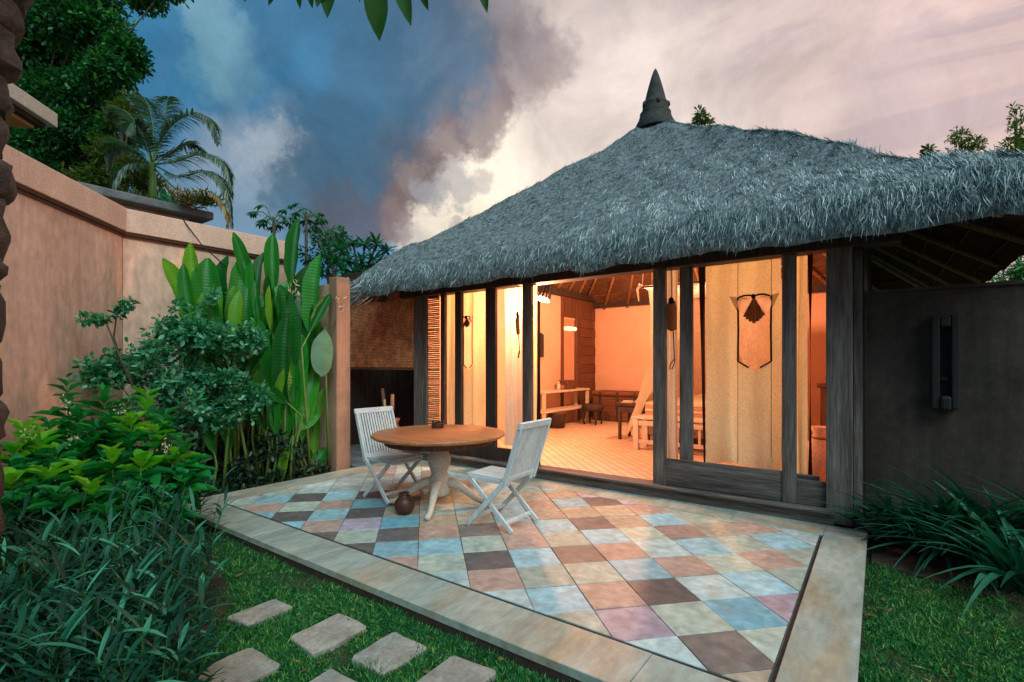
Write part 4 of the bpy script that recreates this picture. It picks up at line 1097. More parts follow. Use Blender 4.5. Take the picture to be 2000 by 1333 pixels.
for k, (y, h, r, lab, m) in enumerate(((9.28, .16, .04, 'small pale bottle on the console top', M_cream), (9.42, .10, .05, 'small brown cup on the console top', M_terra))):
    jr = thing('bottle' if k == 0 else 'cup', lab, 'bottle' if k == 0 else 'cup', (LWX + .3, y, .9005))
    obj('body', MB().lathe([(r * .8, 0), (r, .01), (r, h * .7), (r * .5, h * .85), (r * .45, h)] if k == 0 else [(r * .6, 0), (r * .75, .01), (r, h), (r * .9, h), (r * .6, .02)], (LWX + .3, y, .9005), 14), m, jr, smooth=True)
    obj('cap' if k == 0 else 'handle', MB().lathe([(r * .5, 0), (r * .5, .03)], (LWX + .3, y, .9005 + h + .0005), 12) if k == 0 else MB().tube([(LWX + .3 + r * .9, y, .97), (LWX + .3 + r * 1.7, y, .96), (LWX + .3 + r * .8, y, .92)], .007, 6), m, jr)
# dark stool and basket under the console
def stool(c, lab, r=.24):
    t = thing('stool', lab, 'stool', c, 'dark stools by the console')
    obj('seat', MB().lathe([(r * .85, .30), (r, .33), (r * 1.05, .38), (r, .44), (r * .9, .45), (r * .3, .43)], c, 20), M_woodd, t, smooth=True)
    for k in range(4):
        a = PI / 4 + k * PI / 2
        obj('leg', MB().tube([Vector(c) + Vector((math.cos(a) * r * .75, math.sin(a) * r * .75, .33)), Vector(c) + Vector((math.cos(a) * r * .95, math.sin(a) * r * .95, .16)), Vector(c) + Vector((math.cos(a) * r * .8, math.sin(a) * r * .8, .002))], [.03, .026, .02], 8), M_woodd, t, smooth=True)
stool((LWX + .72, 10.05, FZ + .001), 'dark wooden stool with curved legs at the far end of the console')
bc = (LWX + .40, 9.05, FZ + .001)
bt = thing('basket', 'dark basket on the floor under the console shelf', 'basket', bc)
obj('body', MB().lathe([(.14, 0), (.16, .01), (.19, .27), (.20, .31), (.18, .31), (.15, .03)], bc, 20), M_woodd, bt, smooth=True)
obj('rim', MB().lathe([(.19, .312), (.205, .315), (.205, .33), (.19, .333)], bc, 20), M_brown, bt)
# chest against the back wall
ka, kb = XU(1172, 11.2), XU(1272, 11.2)
che = thing('chest', 'brown wooden chest against the orange back wall', 'chest', ((ka + kb) / 2, 11.2, FZ))
obj('body', MB().box((ka, 10.78, FZ + .001), (kb, 11.36, .70)), M_brownx, che, bev=.03)
obj('lid', MB().box((ka - .02, 10.76, .7005), (kb + .02, 11.36, .82)), M_brownx, che, bev=.05, seg=4)
for k in range(3):
    xx = ka + (kb - ka) * (k + .5) / 3
    obj('strap', MB().box((xx - .025, 10.755, FZ + .02), (xx + .025, 10.775, .80)), M_woodd, che)
# little dark side table
fo = GR(1207, 858, FZ)
sdt = thing('side_table', 'small dark wooden table in front of the chest', 'side table', (fo.x + .2, fo.y + .2, FZ))
obj('top', MB().box((fo.x - .04, fo.y - .04, .72), (fo.x + .62, fo.y + .50, .77)), M_woodd, sdt, bev=.008)
obj('apron', MB().box((fo.x, fo.y, .60), (fo.x + .58, fo.y + .46, .7195)), M_woodd, sdt)
for dx in (0, .54):
    for dy in (0, .42):
        obj('leg', MB().box((fo.x + dx, fo.y + dy, FZ), (fo.x + dx + .05, fo.y + dy + .05, .5995)), M_woodd, sdt, bev=.006)
for k, (dx, dy, a, lab) in enumerate(((.10, .10, .2, 'open paper lying at the left of the small dark table'), (.36, .2, -.3, 'white folded cloth lying at the right of the small dark table'))):
    pb = thing('paper' if k == 0 else 'cloth', lab, 'paper' if k == 0 else 'cloth', (fo.x + dx, fo.y + dy, .771))
    MM = Matrix.Translation((fo.x + dx + .05, fo.y + dy, .7706)) @ Matrix.Rotation(a, 4, 'Z')
    obj('sheet', MB().box((-.10, -.14, 0), (.10, .14, .012 + .03 * k), MM), M_pillow, pb, bev=.004); obj('top_sheet', MB().box((-.09, -.12, .013 + .03 * k), (.08, .12, .03 + .045 * k), MM @ Matrix.Rotation(.2, 4, 'Z')), M_pillow, pb, bev=.004)
# slatted white bench at the bed's foot
bf = GR(1236, 878, FZ)
bn = thing('bench', 'pale slatted bench at the foot of the bed', 'bench', (bf.x + .6, bf.y + .2, FZ))
BL = 1.75
for dx in (0, BL):
    for dy in (0, .36):
        obj('leg', MB().box((bf.x + dx, bf.y + dy, FZ), (bf.x + dx + .085, bf.y + dy + .07, .60)), M_cream, bn, bev=.006)
obj('rail', MB().box((bf.x + .0855, bf.y + .01, .50), (bf.x + BL - .0005, bf.y + .05, .58)), M_cream, bn, bev=.004)
obj('rail', MB().box((bf.x + .0855, bf.y + .01, .22), (bf.x + BL - .0005, bf.y + .05, .28)), M_cream, bn, bev=.004)
for k in range(6):
    obj('seat_slat', MB().box((bf.x - .03, bf.y - .01 + k * .078, .6005), (bf.x + BL + .115, bf.y + .052 + k * .078, .63)), M_cream, bn, bev=.004)
for k in range(9):
    xx = bf.x + .19 + k * .16
    obj('baluster', MB().box((xx, bf.y + .02, .2805), (xx + .035, bf.y + .045, .4995)), M_cream, bn)
# bed with striped bedspread, pillows and mosquito net
bX0, bX1, bY0, bY1 = bf.x + .02, bf.x + 1.85, bf.y + .50, bf.y + 2.6
bed = thing('bed', 'wide bed with a striped bedspread under the mosquito net', 'bed', ((bX0 + bX1) / 2, (bY0 + bY1) / 2, FZ))
obj('frame', MB().box((bX0 + .03, bY0 + .03, .30), (bX1 - .03, bY1 - .03, .48)), M_cream, bed, bev=.01)
for x in (bX0 + .05, bX1 - .13):
    for y in (bY0 + .05, bY1 - .13):
        obj('leg', MB().box((x, y, FZ), (x + .08, y + .08, .2995)), M_cream, bed)
obj('mattress', MB().box((bX0 + .02, bY0 + .02, .4805), (bX1 - .02, bY1, .72)), M_pillow, bed, bev=.05, seg=4)
bs = MB()
for k in range(6):
    bs.box((bX0 - .005 * k, bY0 - .006 * (6 - k), .52 + k * .052), (bX1 + .005 * k, bY1 - .65, .570 + k * .052))
obj('bedspread', bs, M_bedspread, bed, bev=.012)
for k, xx in enumerate((bX0 + .45, bX1 - .45)):
    t = thing('pillow', ['white pillow at the left head of the bed', 'white pillow at the right head of the bed'][k], 'pillow', (xx, bY1 - .3, .84), 'pillows on the bed')
    mbp = MB().grid(lambda a, b: (xx + (a - .5) * .62, bY1 - .52 + b * .42, .722 + .17 * (math.sin(PI * a) * math.sin(PI * b)) ** .45), 14, 10); mbp.grid(lambda a, b: (xx + (a - .5) * .62, bY1 - .52 + b * .42, .722), 2, 2)
    obj('case', mbp, M_pillow, t, smooth=True)
    obj('piping', MB().tube([(xx - .31, bY1 - .52, .73), (xx + .31, bY1 - .52, .73), (xx + .31, bY1 - .10, .73), (xx - .31, bY1 - .10, .73), (xx - .31, bY1 - .52, .73)], .008, 6), M_pillow, t)
# net: tied up at a frame above the bed, falling in folds and spreading at the foot
nt_top = 2.72; n0 = ONY(1268, 560, bY0 + .25)
net = thing('mosquito_net', 'pale draped mosquito net hanging over the bed', 'mosquito net', ((bX0 + bX1) / 2, (bY0 + bY1) / 2, FZ))
ncy = (bY0 + bY1) / 2
nXL = XU(1252, bY0 + .1); ncx = (nXL + bX1 + .1) / 2; nhw = (bX1 + .1 - nXL) / 2
def netfn(a, b):
    # a around, b down
    t = 2 * PI * a
    flare = .98 + .34 * max(0, (b - .45) / .55) ** 1.2 + .03 * max(0, .12 - b) / .12
    hx, hy = nhw * flare, (bY1 - bY0) / 2 * flare * .92
    q = (abs(math.cos(t)) ** 5 + abs(math.sin(t)) ** 5) ** (-.2)
    fold = 1 + .018 * math.sin(t * 34 + 2 * math.sin(b * 3)) * (.4 + b)
    return (ncx + hx * q * math.cos(t) * fold, ncy + hy * q * math.sin(t) * fold, nt_top + (FZ + .16 - nt_top) * b)
# open towards the front: leave out the part facing the door
mbn = MB()
gap = lambda b: .012 + .115 * b ** .8
gA = lambda a, b: netfn((-.25 + gap(b) + (1 - 2 * gap(b)) * a) % 1.0, b)       # skips the middle of the front face
a_lo, a_hi = -.20, .70
mbn.grid(gA, 150, 16)
obj('drape', mbn, M_net, net, smooth=True)
obj('roof_cloth', MB().grid(lambda a, b: (ncx + (a - .5) * 2 * nhw, ncy + (b - .5) * (bY1 - bY0) * .9, nt_top + .005 + .05 * math.sin(a * PI) * math.sin(b * PI)), 10, 10), M_net, net, smooth=True)
hx, hy = nhw * .98, (bY1 - bY0) / 2 * .9
fr_ = [(ncx - hx, ncy - hy), (ncx + hx, ncy - hy), (ncx + hx, ncy + hy), (ncx - hx, ncy + hy)]
for k in range(4):
    p, q = fr_[k], fr_[(k + 1) % 4]
    obj('pole', MB().tube([(*p, nt_top + .02), (*q, nt_top + .02)], .018, 8), M_woodd, net)
    obj('cord', MB().tube([(*p, nt_top + .02), (p[0] + (AP.x - p[0]) * .25, p[1] + (AP.y - p[1]) * .25, 3.75)], .006, 6), M_pillow, net)
for (px_, py_) in fr_[:2]:
    obj('tie', MB().tube([(px_ - .02, py_ - .02, nt_top + .06), (px_ - .06, py_ - .06, nt_top - .02), (px_ - .04, py_ - .05, nt_top - .22)], [.03, .022, .008], 8), M_pillow, net, smooth=True)
# clay vase by the right end of the front
vp = Vector((XU(1603, 6.1), 6.1, FZ + .001))
vz = thing('vase', 'tall pale clay vase behind the gap beside the big post', 'vase', tuple(vp))
obj('body', MB().lathe([(.10, 0), (.12, .02), (.20, .22), (.21, .32), (.16, .46), (.08, .56), (.07, .62), (.10, .68), (.08, .68), (.05, .60)], vp, 24), M_roomwall, vz, smooth=True)
obj('collar', MB().lathe([(.082, .555), (.095, .565), (.082, .58)], vp, 20), M_terra, vz, smooth=True)
# dark low cabinet behind it
cbx = XU(1595, 6.6)
cab = thing('cabinet', 'dark brown cabinet seen through the gap beside the big post', 'cabinet', (cbx + .3, 7.0, FZ))
obj('body', MB().box((cbx + .02, 6.75, FZ + .001), (BX1 - .13, 7.5, 1.18)), M_brown, cab, bev=.01)
obj('top', MB().box((cbx - .01, 6.72, 1.1805), (BX1 - .12, 7.52, 1.24)), M_brownx, cab, bev=.008)
for k in range(2):
    obj('door', MB().box((cbx + .04 + k * .22, 6.735, FZ + .08), (cbx + .24 + k * .22, 6.7495, 1.12)), M_brown, cab, bev=.003)

# pendant lamp just inside the opening: wooden slatted cone, lit
lp = ONY(1064, 566, 6.15)
axis = Vector((-.18, -.30, -1)).normalized()
lam = thing('pendant_lamp', 'lit wooden slatted lamp hanging inside the opening under the lintel', 'lamp', tuple(lp))
mz = axis.to_track_quat('-Z', 'Y').to_matrix().to_4x4()
for k in range(14):
    t = 2 * PI * k / 14; c, s = math.cos(t), math.sin(t)
    obj('slat', MB().bar(lp + mz @ Vector((.075 * c, .075 * s, .14)), lp + mz @ Vector((.125 * c, .125 * s, -.16)), .022, .006, (c, s, 0)), M_woodd, lam)
o = obj('top_cap', MB().add([tuple(lp + mz @ Vector((.09 * math.cos(2 * PI * k / 16), .09 * math.sin(2 * PI * k / 16), z))) for z in (.135, .16) for k in range(16)], [tuple(range(15, -1, -1)), tuple(range(16, 32))] + [(k, (k + 1) % 16, 16 + (k + 1) % 16, 16 + k) for k in range(16)]), M_woodd, lam)
o = obj('bulb', MB().add([tuple(lp + mz @ Vector((.108 * math.cos(2 * PI * k / 20), .108 * math.sin(2 * PI * k / 20), z))) for z in (-.13, -.155) for k in range(20)], [tuple(range(19, -1, -1)), tuple(range(20, 40))] + [(k, (k + 1) % 20, 20 + (k + 1) % 20, 20 + k) for k in range(20)]), M_glow, lam)
obj('cord', MB().tube([lp + mz @ Vector((0, 0, .16)), Vector((lp.x, lp.y, 3.2))], .008, 6), M_black, lam)
def point(name, loc, e, col, r, parent=None):
    d = bpy.data.lights.new(name, 'POINT'); d.energy = e; d.color = col; d.shadow_soft_size = r
    o = link(name, d, parent); o.location = Vector(loc) - (origin(parent) if parent else Vector((0, 0, 0)))
    return o
WARM = (1.0, .445, .225)
point('lamp_light', lp + mz @ Vector((0, 0, -.30)), 340, WARM, .08, lam)
# three added fill lamps, unseen behind curtains or lintel, to light the room
for k, (x, y, z, e, lab) in enumerate(((-3.1, 8.6, 3.35, 540, 'added unseen fill lamp hanging from the roof apex over the room'), (-1.0, 6.6, 2.75, 50, 'added unseen fill lamp behind the wide curtain'), (-4.9, 6.3, 2.75, 55, 'added unseen fill lamp behind the curtains left of the door opening'))):
    t = thing('fill_lamp', lab, 'lamp', (x, y, z), 'added fill lamps in the room')
    obj('shade', MB().lathe([(.05, .16), (.06, .15), (.14, .02), (.145, .0), (.138, 0), (.05, .14)], (x, y, z), 20), M_woodd, t, smooth=True)
    obj('bulb', MB().lathe([(.01, .0), (.035, .02), (.045, .06), (.03, .10), (.02, .13)], (x, y, z), 14), M_glow, t, smooth=True)
    obj('cord', MB().tube([(x, y, z + .15), (x, y, 3.4 if k else 4.9)], .007, 6), M_black, t)
    point('lamp_light', (x, y, z - .08), e, WARM, .12, t)
# ------------------------------------------------------------------ leaves as objects
def leaf_mesh(name, m, wprof, nl=8, nw=4, fold=.25, bend=.25, wave=.0, aspect=.25, seed=0):
    """unit leaf: base at the origin, pointing +Y, upper side +Z, length 1, width aspect"""
    r = random.Random(seed); vs = []; uvs = []; fs = []
    for j in range(nl + 1):
        t = j / nl
        k = t * (len(wprof) - 1); i0 = min(int(k), len(wprof) - 2); w = (wprof[i0] + (wprof[i0 + 1] - wprof[i0]) * (k - i0)) * aspect / 2
        for i in range(nw + 1):
            s = i / nw * 2 - 1
            vs.append((s * w, t - .15 * bend * t * t, -bend * t * t * .5 + abs(s) * w * fold * 2 + wave * w * math.sin(t * 17 + seed + (s > 0)) * abs(s)))
            uvs.append((i / nw, t))
    for j in range(nl):
        for i in range(nw):
            fs.append((j * (nw + 1) + i, j * (nw + 1) + i + 1, (j + 1) * (nw + 1) + i + 1, (j + 1) * (nw + 1) + i))
    me = bpy.data.meshes.new(name); me.from_pydata(vs, [], fs); me.materials.append(m)
    uv = me.uv_layers.new(name='UVMap')
    for l in me.loops: uv.data[l.index].uv = uvs[l.vertex_index]
    me.polygons.foreach_set('use_smooth', [True] * len(me.polygons))
    return me
def frame(P, D, Nn, L, Wf=1.0):
    y = Vector(D).normalized(); x = y.cross(Vector(Nn)).normalized(); z = x.cross(y)
    M = Matrix((x, y, z)).transposed().to_4x4()
    return Matrix.Translation(P) @ M @ Matrix.Diagonal((L * Wf, L, L, 1))
def place(name, me, M, parent):
    o = link(name, me, parent)
    o.matrix_local = Matrix.Translation(-origin(parent)) @ M
    return o

# ------------------------------------------------------------------ heliconia clump
HP = [.10, .55, .85, .98, 1.0, .98, .92, .72, .12]
hel_meshes = [leaf_mesh('heliconia_leaf', L_helic, HP, 10, 4, f, b, .12, .24, s) for s, (f, b) in enumerate(((.35, .10), (.5, .25), (.25, .35), (.55, .05)))]
hel_pale = leaf_mesh('heliconia_pale_leaf', L_helicp, HP, 10, 4, .2, .3, .1, .24, 9)
hel = thing('heliconia', 'tall clump of heliconia with upright paddle-shaped green leaves against the wall', 'plant', (-6.6, 3.2, GZ))
HL = [(320, 508, 398, 668, 38, -6.75), (372, 478, 392, 640, 34, -7.0), (400, 498, 415, 680, 62, -6.8), (437, 500, 435, 690, 62, -6.75), (478, 498, 470, 670, 54, -6.85), (457, 455, 500, 590, 28, -6.9),
      (530, 452, 535, 580, 32, -6.85), (583, 430, 572, 570, 32, -6.7), (505, 488, 508, 610, 28, -6.95), (555, 535, 530, 710, 60, -6.6), (602, 508, 590, 680, 58, -6.7), (638, 503, 618, 675, 46, -6.45),
      (662, 578, 605, 650, 24, -6.2), (520, 555, 515, 730, 58, -6.6), (548, 560, 562, 730, 52, -6.5), (480, 550, 490, 710, 52, -6.7), (455, 560, 462, 720, 55, -6.7), (562, 615, 557, 800, 40, -6.3),
      (522, 672, 480, 742, 26, -6.25), (520, 750, 562, 788, 28, -6.15), (612, 715, 590, 860, 40, -6.3), (625, 790, 588, 840, 34, -6.2), (640, 760, 620, 900, 36, -6.35), (548, 935, 566, 870, 26, -6.1),
      (585, 560, 600, 720, 50, -6.5), (420, 590, 440, 740, 50, -6.9), (500, 620, 520, 780, 46, -6.5), (630, 620, 610, 780, 44, -6.5), (645, 870, 610, 920, 30, -6.25), (590, 655, 575, 820, 40, -6.4), (360, 560, 398, 700, 40, -6.9), (605, 600, 598, 760, 52, -6.6), (570, 690, 560, 860, 40, -6.45)]
STEM = []
for i, (tu, tv_, bu, bv, wpx, X) in enumerate(HL):
    tip = ONX(tu, tv_, X); bs_ = ONX(bu, bv, X + .06)
    for p in (tip, bs_):
        p.x = max(p.x, -7.12); p.y = min(p.y, 4.16)
    L = (tip - bs_).length; d = (tip - bs_)
    dist = (bs_ - Vector((0, 0, CAMZ))).dot(Vector((-SN, CS, 0)))
    wm = wpx / FPX * dist
    nrm_ = Vector((.75 + random.uniform(-.6, .3), -.55 + random.uniform(-.8, .5), .25 + random.uniform(-.3, .3)))
    me = random.choice(hel_meshes)
    place('leaf', me, frame(bs_, d, nrm_, L * 1.03, wm * .85 / (L * .24)), hel)
    STEM.append((bs_, d.normalized()))
# drooping pale leaf by the pillar
bs_, tip = ONX(634, 645, -6.12), ONX(624, 738, -6.08)
place('leaf', hel_pale, frame(bs_, tip - bs_, Vector((.6, -.8, 0)), (tip - bs_).length, 1.9), hel)
STEM.append((bs_, Vector((0, 0, 1))))
for k in range(44):
    X = random.uniform(-7.0, -6.15); Y = random.uniform(2.5, 4.05); z = random.uniform(.35, 1.95)
    p = Vector((X, Y, z)); d = Vector((random.uniform(-.25, .25), random.uniform(-.25, .15), 1)).normalized(); L = random.uniform(.5, .9)
    if X + d.x * L < -7.1: d.x = .1
    if Y + d.y * L > 4.15: d.y = -.1
    place('leaf', random.choice(hel_meshes), frame(p, d, Vector((.7, -.7, .2 + random.uniform(-.5, .5))), L * 1.1, random.uniform(.5, .95)), hel)
    STEM.append((p, d))
for p, d in STEM:
    q = Vector((p.x + random.uniform(-.12, .12) * .5, p.y + random.uniform(-.1, .1), GZ + .02))
    q.x = min(max(q.x, -7.05), -6.08); q.y = min(q.y, 4.15)
    m_ = p - d * min(.25, p.z * .3); m_.x = max(m_.x, -7.12)
    obj('stem', MB().tube([q, q.lerp(m_, .55), m_, p + d * .05], [.020, .017, .013, .008], 6), L_stalk, hel, smooth=True)
for (u, v, X) in ((575, 565, -6.3), (668, 590, -6.1)):       # pale flower bracts
    c = ONX(u, v, X); n = 26
    P = np.array(c) + rng.normal(0, .035, (n, 3)) * np.array([1, 1, 1.8]); V, Q = ribbons(P, rdir(n, -.4), rdir(n), rng.uniform(.05, .10, n), .012, [.3, 1, .2], .4)
    stuff(nobj('flower', V, Q, L_flow, hel))
obj('flower_stalk', MB().tube([ONX(600, 668, -6.3), ONX(640, 660, -6.15), ONX(668, 600, -6.1)], .008, 6), L_twig, hel, smooth=True)

# ------------------------------------------------------------------ joined foliage helper
def foliage(centers, radii, n, size, wr, up=.2, out=.6, prof=LEAFP, droop=.3, squash=1.0, shell=.55):
    """leaves spread through a set of clumps; denser near each clump's outside"""
    centers = np.array(centers, float); radii = np.array(radii, float)
    w = radii ** 2; idx = rng.choice(len(centers), n, p=w / w.sum())
    dirs = rdir(n); rr = radii[idx] * (shell + (1 - shell) * rng.uniform(0, 1, n)) * rng.uniform(.75, 1.08, n)
    P = centers[idx] + dirs * rr[:, None] * np.array([1, 1, squash])
    D = unit(dirs * out + rdir(n) * .8 + np.array([0, 0, up]))
    Nn = unit(np.array([0, 0, 1.0]) + rdir(n) * .7)
    L = rng.uniform(size * .65, size * 1.3, n)
    return ribbons(P, D, Nn, L, L * wr, prof, droop, .18)
def branches(root, base, centers, r0, m, name='branch', mid=.5):
    for c in centers:
        c = Vector(c); b = Vector(base); k = b.lerp(c, mid); k.z += .12 * (c - b).length * random.uniform(-.2, .8)
        obj(name, MB().tube([b, k, c], [r0, r0 * .6, r0 * .2], 6), m, root, smooth=True)

# small-leaved bush in a terracotta pot between shrub and heliconia
jr = GR(395, 985, GZ); jr = Vector((-6.25, 2.30, GZ + .028))
jas = thing('small_leaved_bush', 'bluish green small-leaved bush in front of the heliconia', 'bush', tuple(jr))
jc = [(405, 640, -6.2, .20), (350, 680, -6.4, .20), (450, 670, -6.2, .20), (490, 660, -6.1, .10), (400, 720, -6.2, .28), (340, 740, -6.4, .24), (450, 740, -6.15, .22), (400, 790, -6.2, .22), (470, 780, -6.1, .14), (330, 640, -6.5, .12), (300, 700, -6.5, .16), (265, 750, -6.5, .16), (215, 730, -6.4, .12), (430, 820, -6.15, .15), (365, 800, -6.3, .2)]
cen = [ONX(u, v, X) for u, v, X, r in jc]
jit = [(Vector(c) + Vector((random.gauss(0, r * .75), random.gauss(0, r * .75), random.gauss(0, r * .7))), random.uniform(.07, .19)) for c, (*_, r) in zip(cen, jc) for _k in range(9)]
jit = [(c, r) for c, r in jit if c.x > -7.1]
V1 = foliage([tuple(c) for c, r in jit], [r for c, r in jit], 9500, .066, .54, .25, .7, squash=1.0, shell=.1)
stuff(nobj('foliage', *V1, L_jas, jas))
obj('stem', MB().tube([jr, jr + Vector((.02, .02, .5)), Vector(cen[4])], [.03, .022, .012], 8), L_twig, jas, smooth=True)
branches(jas, jr + Vector((.02, .02, .5)), cen, .014, L_twig)
# two bare leafy shoots reaching up in front of the angled wall
for (pts, lab) in (([(262, 760, 4.9), (235, 700, 4.95), (205, 625, 5.0), (165, 625, 5.0)], None), ([(240, 720, 4.95), (222, 660, 5.0), (228, 615, 5.0), (250, 592, 5.0)], None)):
    P3 = [PT(*p) for p in pts]
    obj('shoot', MB().tube(P3, [.012, .009, .006, .003], 6), L_twig, jas, smooth=True)
    cc = [P3[-1].lerp(P3[-2], f) for f in (0, .3, .6, .9)]
    stuff(nobj('shoot_foliage', *foliage(cc, [.05] * 4, 170, .055, .5), L_jas, jas))
pp = Vector((-5.85, 1.72, GZ + .026)); pp = PT(338, HOR, 5.35); pp.z = GZ + .026
tp = thing('terracotta_pot', 'weathered terracotta pot half hidden behind the bright green shrub', 'pot', tuple(pp))
o = obj('body', MB().lathe([(.12, 0), (.13, .02), (.17, .34), (.175, .50), (.165, .53), (.15, .50), (.11, .05)], pp, 24), M_terra, tp, smooth=True)
obj('rim', MB().lathe([(.174, .505), (.195, .51), (.198, .56), (.18, .575), (.165, .57)], pp, 24), M_terra, tp)
obj('soil', MB().lathe([(.01, .50), (.158, .505), (.16, .512)], pp, 20), M_soil, tp)

# dark understorey below the heliconia, along the patio edge
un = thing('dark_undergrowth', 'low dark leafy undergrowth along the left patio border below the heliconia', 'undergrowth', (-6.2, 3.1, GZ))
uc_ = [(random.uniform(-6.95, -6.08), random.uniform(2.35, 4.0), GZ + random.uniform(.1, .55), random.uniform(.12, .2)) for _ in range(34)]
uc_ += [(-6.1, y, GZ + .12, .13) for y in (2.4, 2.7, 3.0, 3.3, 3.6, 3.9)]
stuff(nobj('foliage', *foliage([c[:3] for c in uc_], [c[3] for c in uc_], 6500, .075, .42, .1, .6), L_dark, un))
for k in range(14):
    c = uc_[k]; obj('stem', MB().tube([(c[0], c[1], GZ), (c[0] + .03, c[1], c[2])], .008, 5), L_twig, un)

# ------------------------------------------------------------------ bright broad-leaved shrubs, leaf by leaf
SP = [.12, .62, .95, 1.0, .82, .48, .04]
sh_meshes = [leaf_mesh('shrub_leaf', L_bright, SP, 5, 2, .35, b, .15, .56, s) for s, b in enumerate((.2, .45, .7))]
sh_lime = [leaf_mesh('shrub_young_leaf', L_lime, SP, 5, 2, .4, b, .15, .54, s) for s, b in enumerate((.15, .4))]
def shrub(label, stems, per=8):
    P0 = [PT(u, v, d) for u, v, d, *_ in stems]
    cx = sum(p.x for p in P0) / len(P0); cy = sum(p.y for p in P0) / len(P0)
    root = thing('broad_leaved_shrub', label, 'shrub', (cx, cy, GZ), 'bright green shrubs by the angled wall')
    for (u, v, d, lime), tp_ in zip(stems, P0):
        foot = Vector((tp_.x * .55 + cx * .45, tp_.y * .55 + cy * .45, GZ + .01))
        mid = foot.lerp(tp_, .55) + Vector((0, 0, .05))
        obj('stem', MB().tube([foot, mid, tp_], [.014, .010, .005], 6), L_stalk, root, smooth=True)
        ph = random.uniform(0, 6)
        for k in range(per):
            f = k / per                                   # 0 at the tip
            c = tp_.lerp(mid, f * .95) if f < .99 else mid
            a = ph + k * 2.4
            elev = .75 - .95 * f + random.uniform(-.15, .15)
            for q in range(2):
                aa = a + q * PI
                dd = Vector((math.cos(aa) * math.cos(elev), math.sin(aa) * math.cos(elev), math.sin(elev)))
                L = random.uniform(.15, .22) * (.75 + .5 * min(1, f * 2.2))
                up_ = Vector((-math.cos(aa) * math.sin(elev), -math.sin(aa) * math.sin(elev), math.cos(elev)))
                me = random.choice(sh_lime) if (lime and f < .33) else random.choice(sh_meshes)
                place('leaf', me, frame(c, dd, up_, L, random.uniform(.85, 1.15)), root)
    # cream flower spikes
    for k in range(2):
        p = P0[(k * 3 + 1) % len(P0)] + Vector((.05, -.08, .07)); n = 22
        P = np.array(p) + rng.normal(0, .022, (n, 3)) * np.array([1, 1, 1.6]); V, Q = ribbons(P, rdir(n, .3), rdir(n), .022, .012, [.4, 1, .4], 0)
        stuff(nobj('flower', V, Q, L_flow, root))
    return root
shrub('bright green broad-leaved shrub at the far left beside the stone pillar', [(45, 838, 4.1, 1), (80, 862, 4.0, 1), (25, 880, 3.9, 1), (60, 915, 3.8, 0), (20, 940, 3.6, 1), (95, 925, 3.7, 1), (15, 985, 3.4, 0), (60, 985, 3.5, 0), (110, 890, 3.9, 0), (70, 840, 4.1, 1), (35, 915, 3.8, 0)], 8)
shrub('tall dark green shrub with whorled leaves in front of the angled wall', [(130, 755, 4.6, 0), (150, 805, 4.4, 0), (205, 765, 4.6, 0), (185, 835, 4.3, 0), (165, 870, 4.2, 0), (245, 790, 4.7, 0), (225, 850, 4.4, 0), (120, 850, 4.3, 0), (215, 815, 4.4, 0), (95, 830, 4.3, 0)], 9)
shrub('lime-tipped broad-leaved shrub nearest the terracotta pot', [(285, 775, 4.4, 1), (255, 822, 4.2, 1), (305, 845, 4.2, 1), (215, 888, 3.9, 1), (340, 890, 4.1, 1), (275, 905, 3.9, 1), (150, 915, 3.8, 1), (365, 930, 4.0, 0), (175, 955, 3.6, 1), (315, 965, 3.7, 0), (240, 965, 3.6, 0), (110, 965, 3.5, 0), (380, 900, 4.2, 0), (330, 1000, 3.6, 0), (205, 1000, 3.4, 0), (320, 815, 4.3, 0), (360, 870, 4.2, 0)], 8)

# ------------------------------------------------------------------ narrow-leaved planting in the left foreground
ST = []
tries = 0
while len(ST) < 680:
    u = random.uniform(-220, 415); v = random.uniform(1035, 1560)
    if u > 418 - (v - 1035) * .16: continue
    p = GR(u, v, GZ)
    if (p - sp).to_2d().length < .3: continue
    if p.y > 2.05 and p.x > -6.0: continue
    ST.append(p)
Ps, Ds, Ns, Ls, Ws = [], [], [], [], []
stm = []
for p in ST:
    dist = (p - Vector((0, 0, CAMZ))).dot(Vector((-SN, CS, 0)))
    h = random.uniform(.32, .70) * min(1.0, .50 + dist * .20)
    lean = Vector((random.gauss(.05, .20), random.gauss(0, .20), 1)).normalized()
    top = p + lean * h
    stm.append((p, top))
    k = random.randint(10, 15)
    for i in range(k):
        f = .18 + .82 * (i + 1) / k
        c = p.lerp(top, f); a = i * 1.65 + random.uniform(-.4, .4)
        el = .25 + .7 * f + random.uniform(-.35, .25)
        Ps.append(c); Ds.append((math.cos(a) * math.cos(el), math.sin(a) * math.cos(el), math.sin(el))); Ns.append((-math.cos(a) * math.sin(el), -math.sin(a) * math.sin(el), math.cos(el)))
        Ls.append(random.uniform(.10, .22)); Ws.append(random.uniform(.012, .026))
V, Q = ribbons(np.array([tuple(p) for p in Ps]), np.array(Ds), np.array(Ns), np.array(Ls), np.array(Ws), [.3, .8, 1, .75, .08], rng.uniform(.2, 1.0, len(Ps)), .25)
ru = nobj('narrow_leaved_planting', V, Q, L_ruel, None, (-4, .8, GZ)); stuff(ru)
ru['label'] = 'dense dark narrow-leaved planting filling the left foreground'; ru['category'] = 'planting'
sp_ = np.array([tuple(a) for a, b in stm]); d_ = np.array([tuple(b - a) for a, b in stm])
V, Q = join_arrays([ribbons(sp_, d_, np.tile(n_, (len(sp_), 1)), np.linalg.norm(d_, axis=1), .007, [1, .9, .5], 0) for n_ in ((1., .2, 0), (-.2, 1., 0))])
stuff(nobj('stems', V, Q, L_stalk, ru))
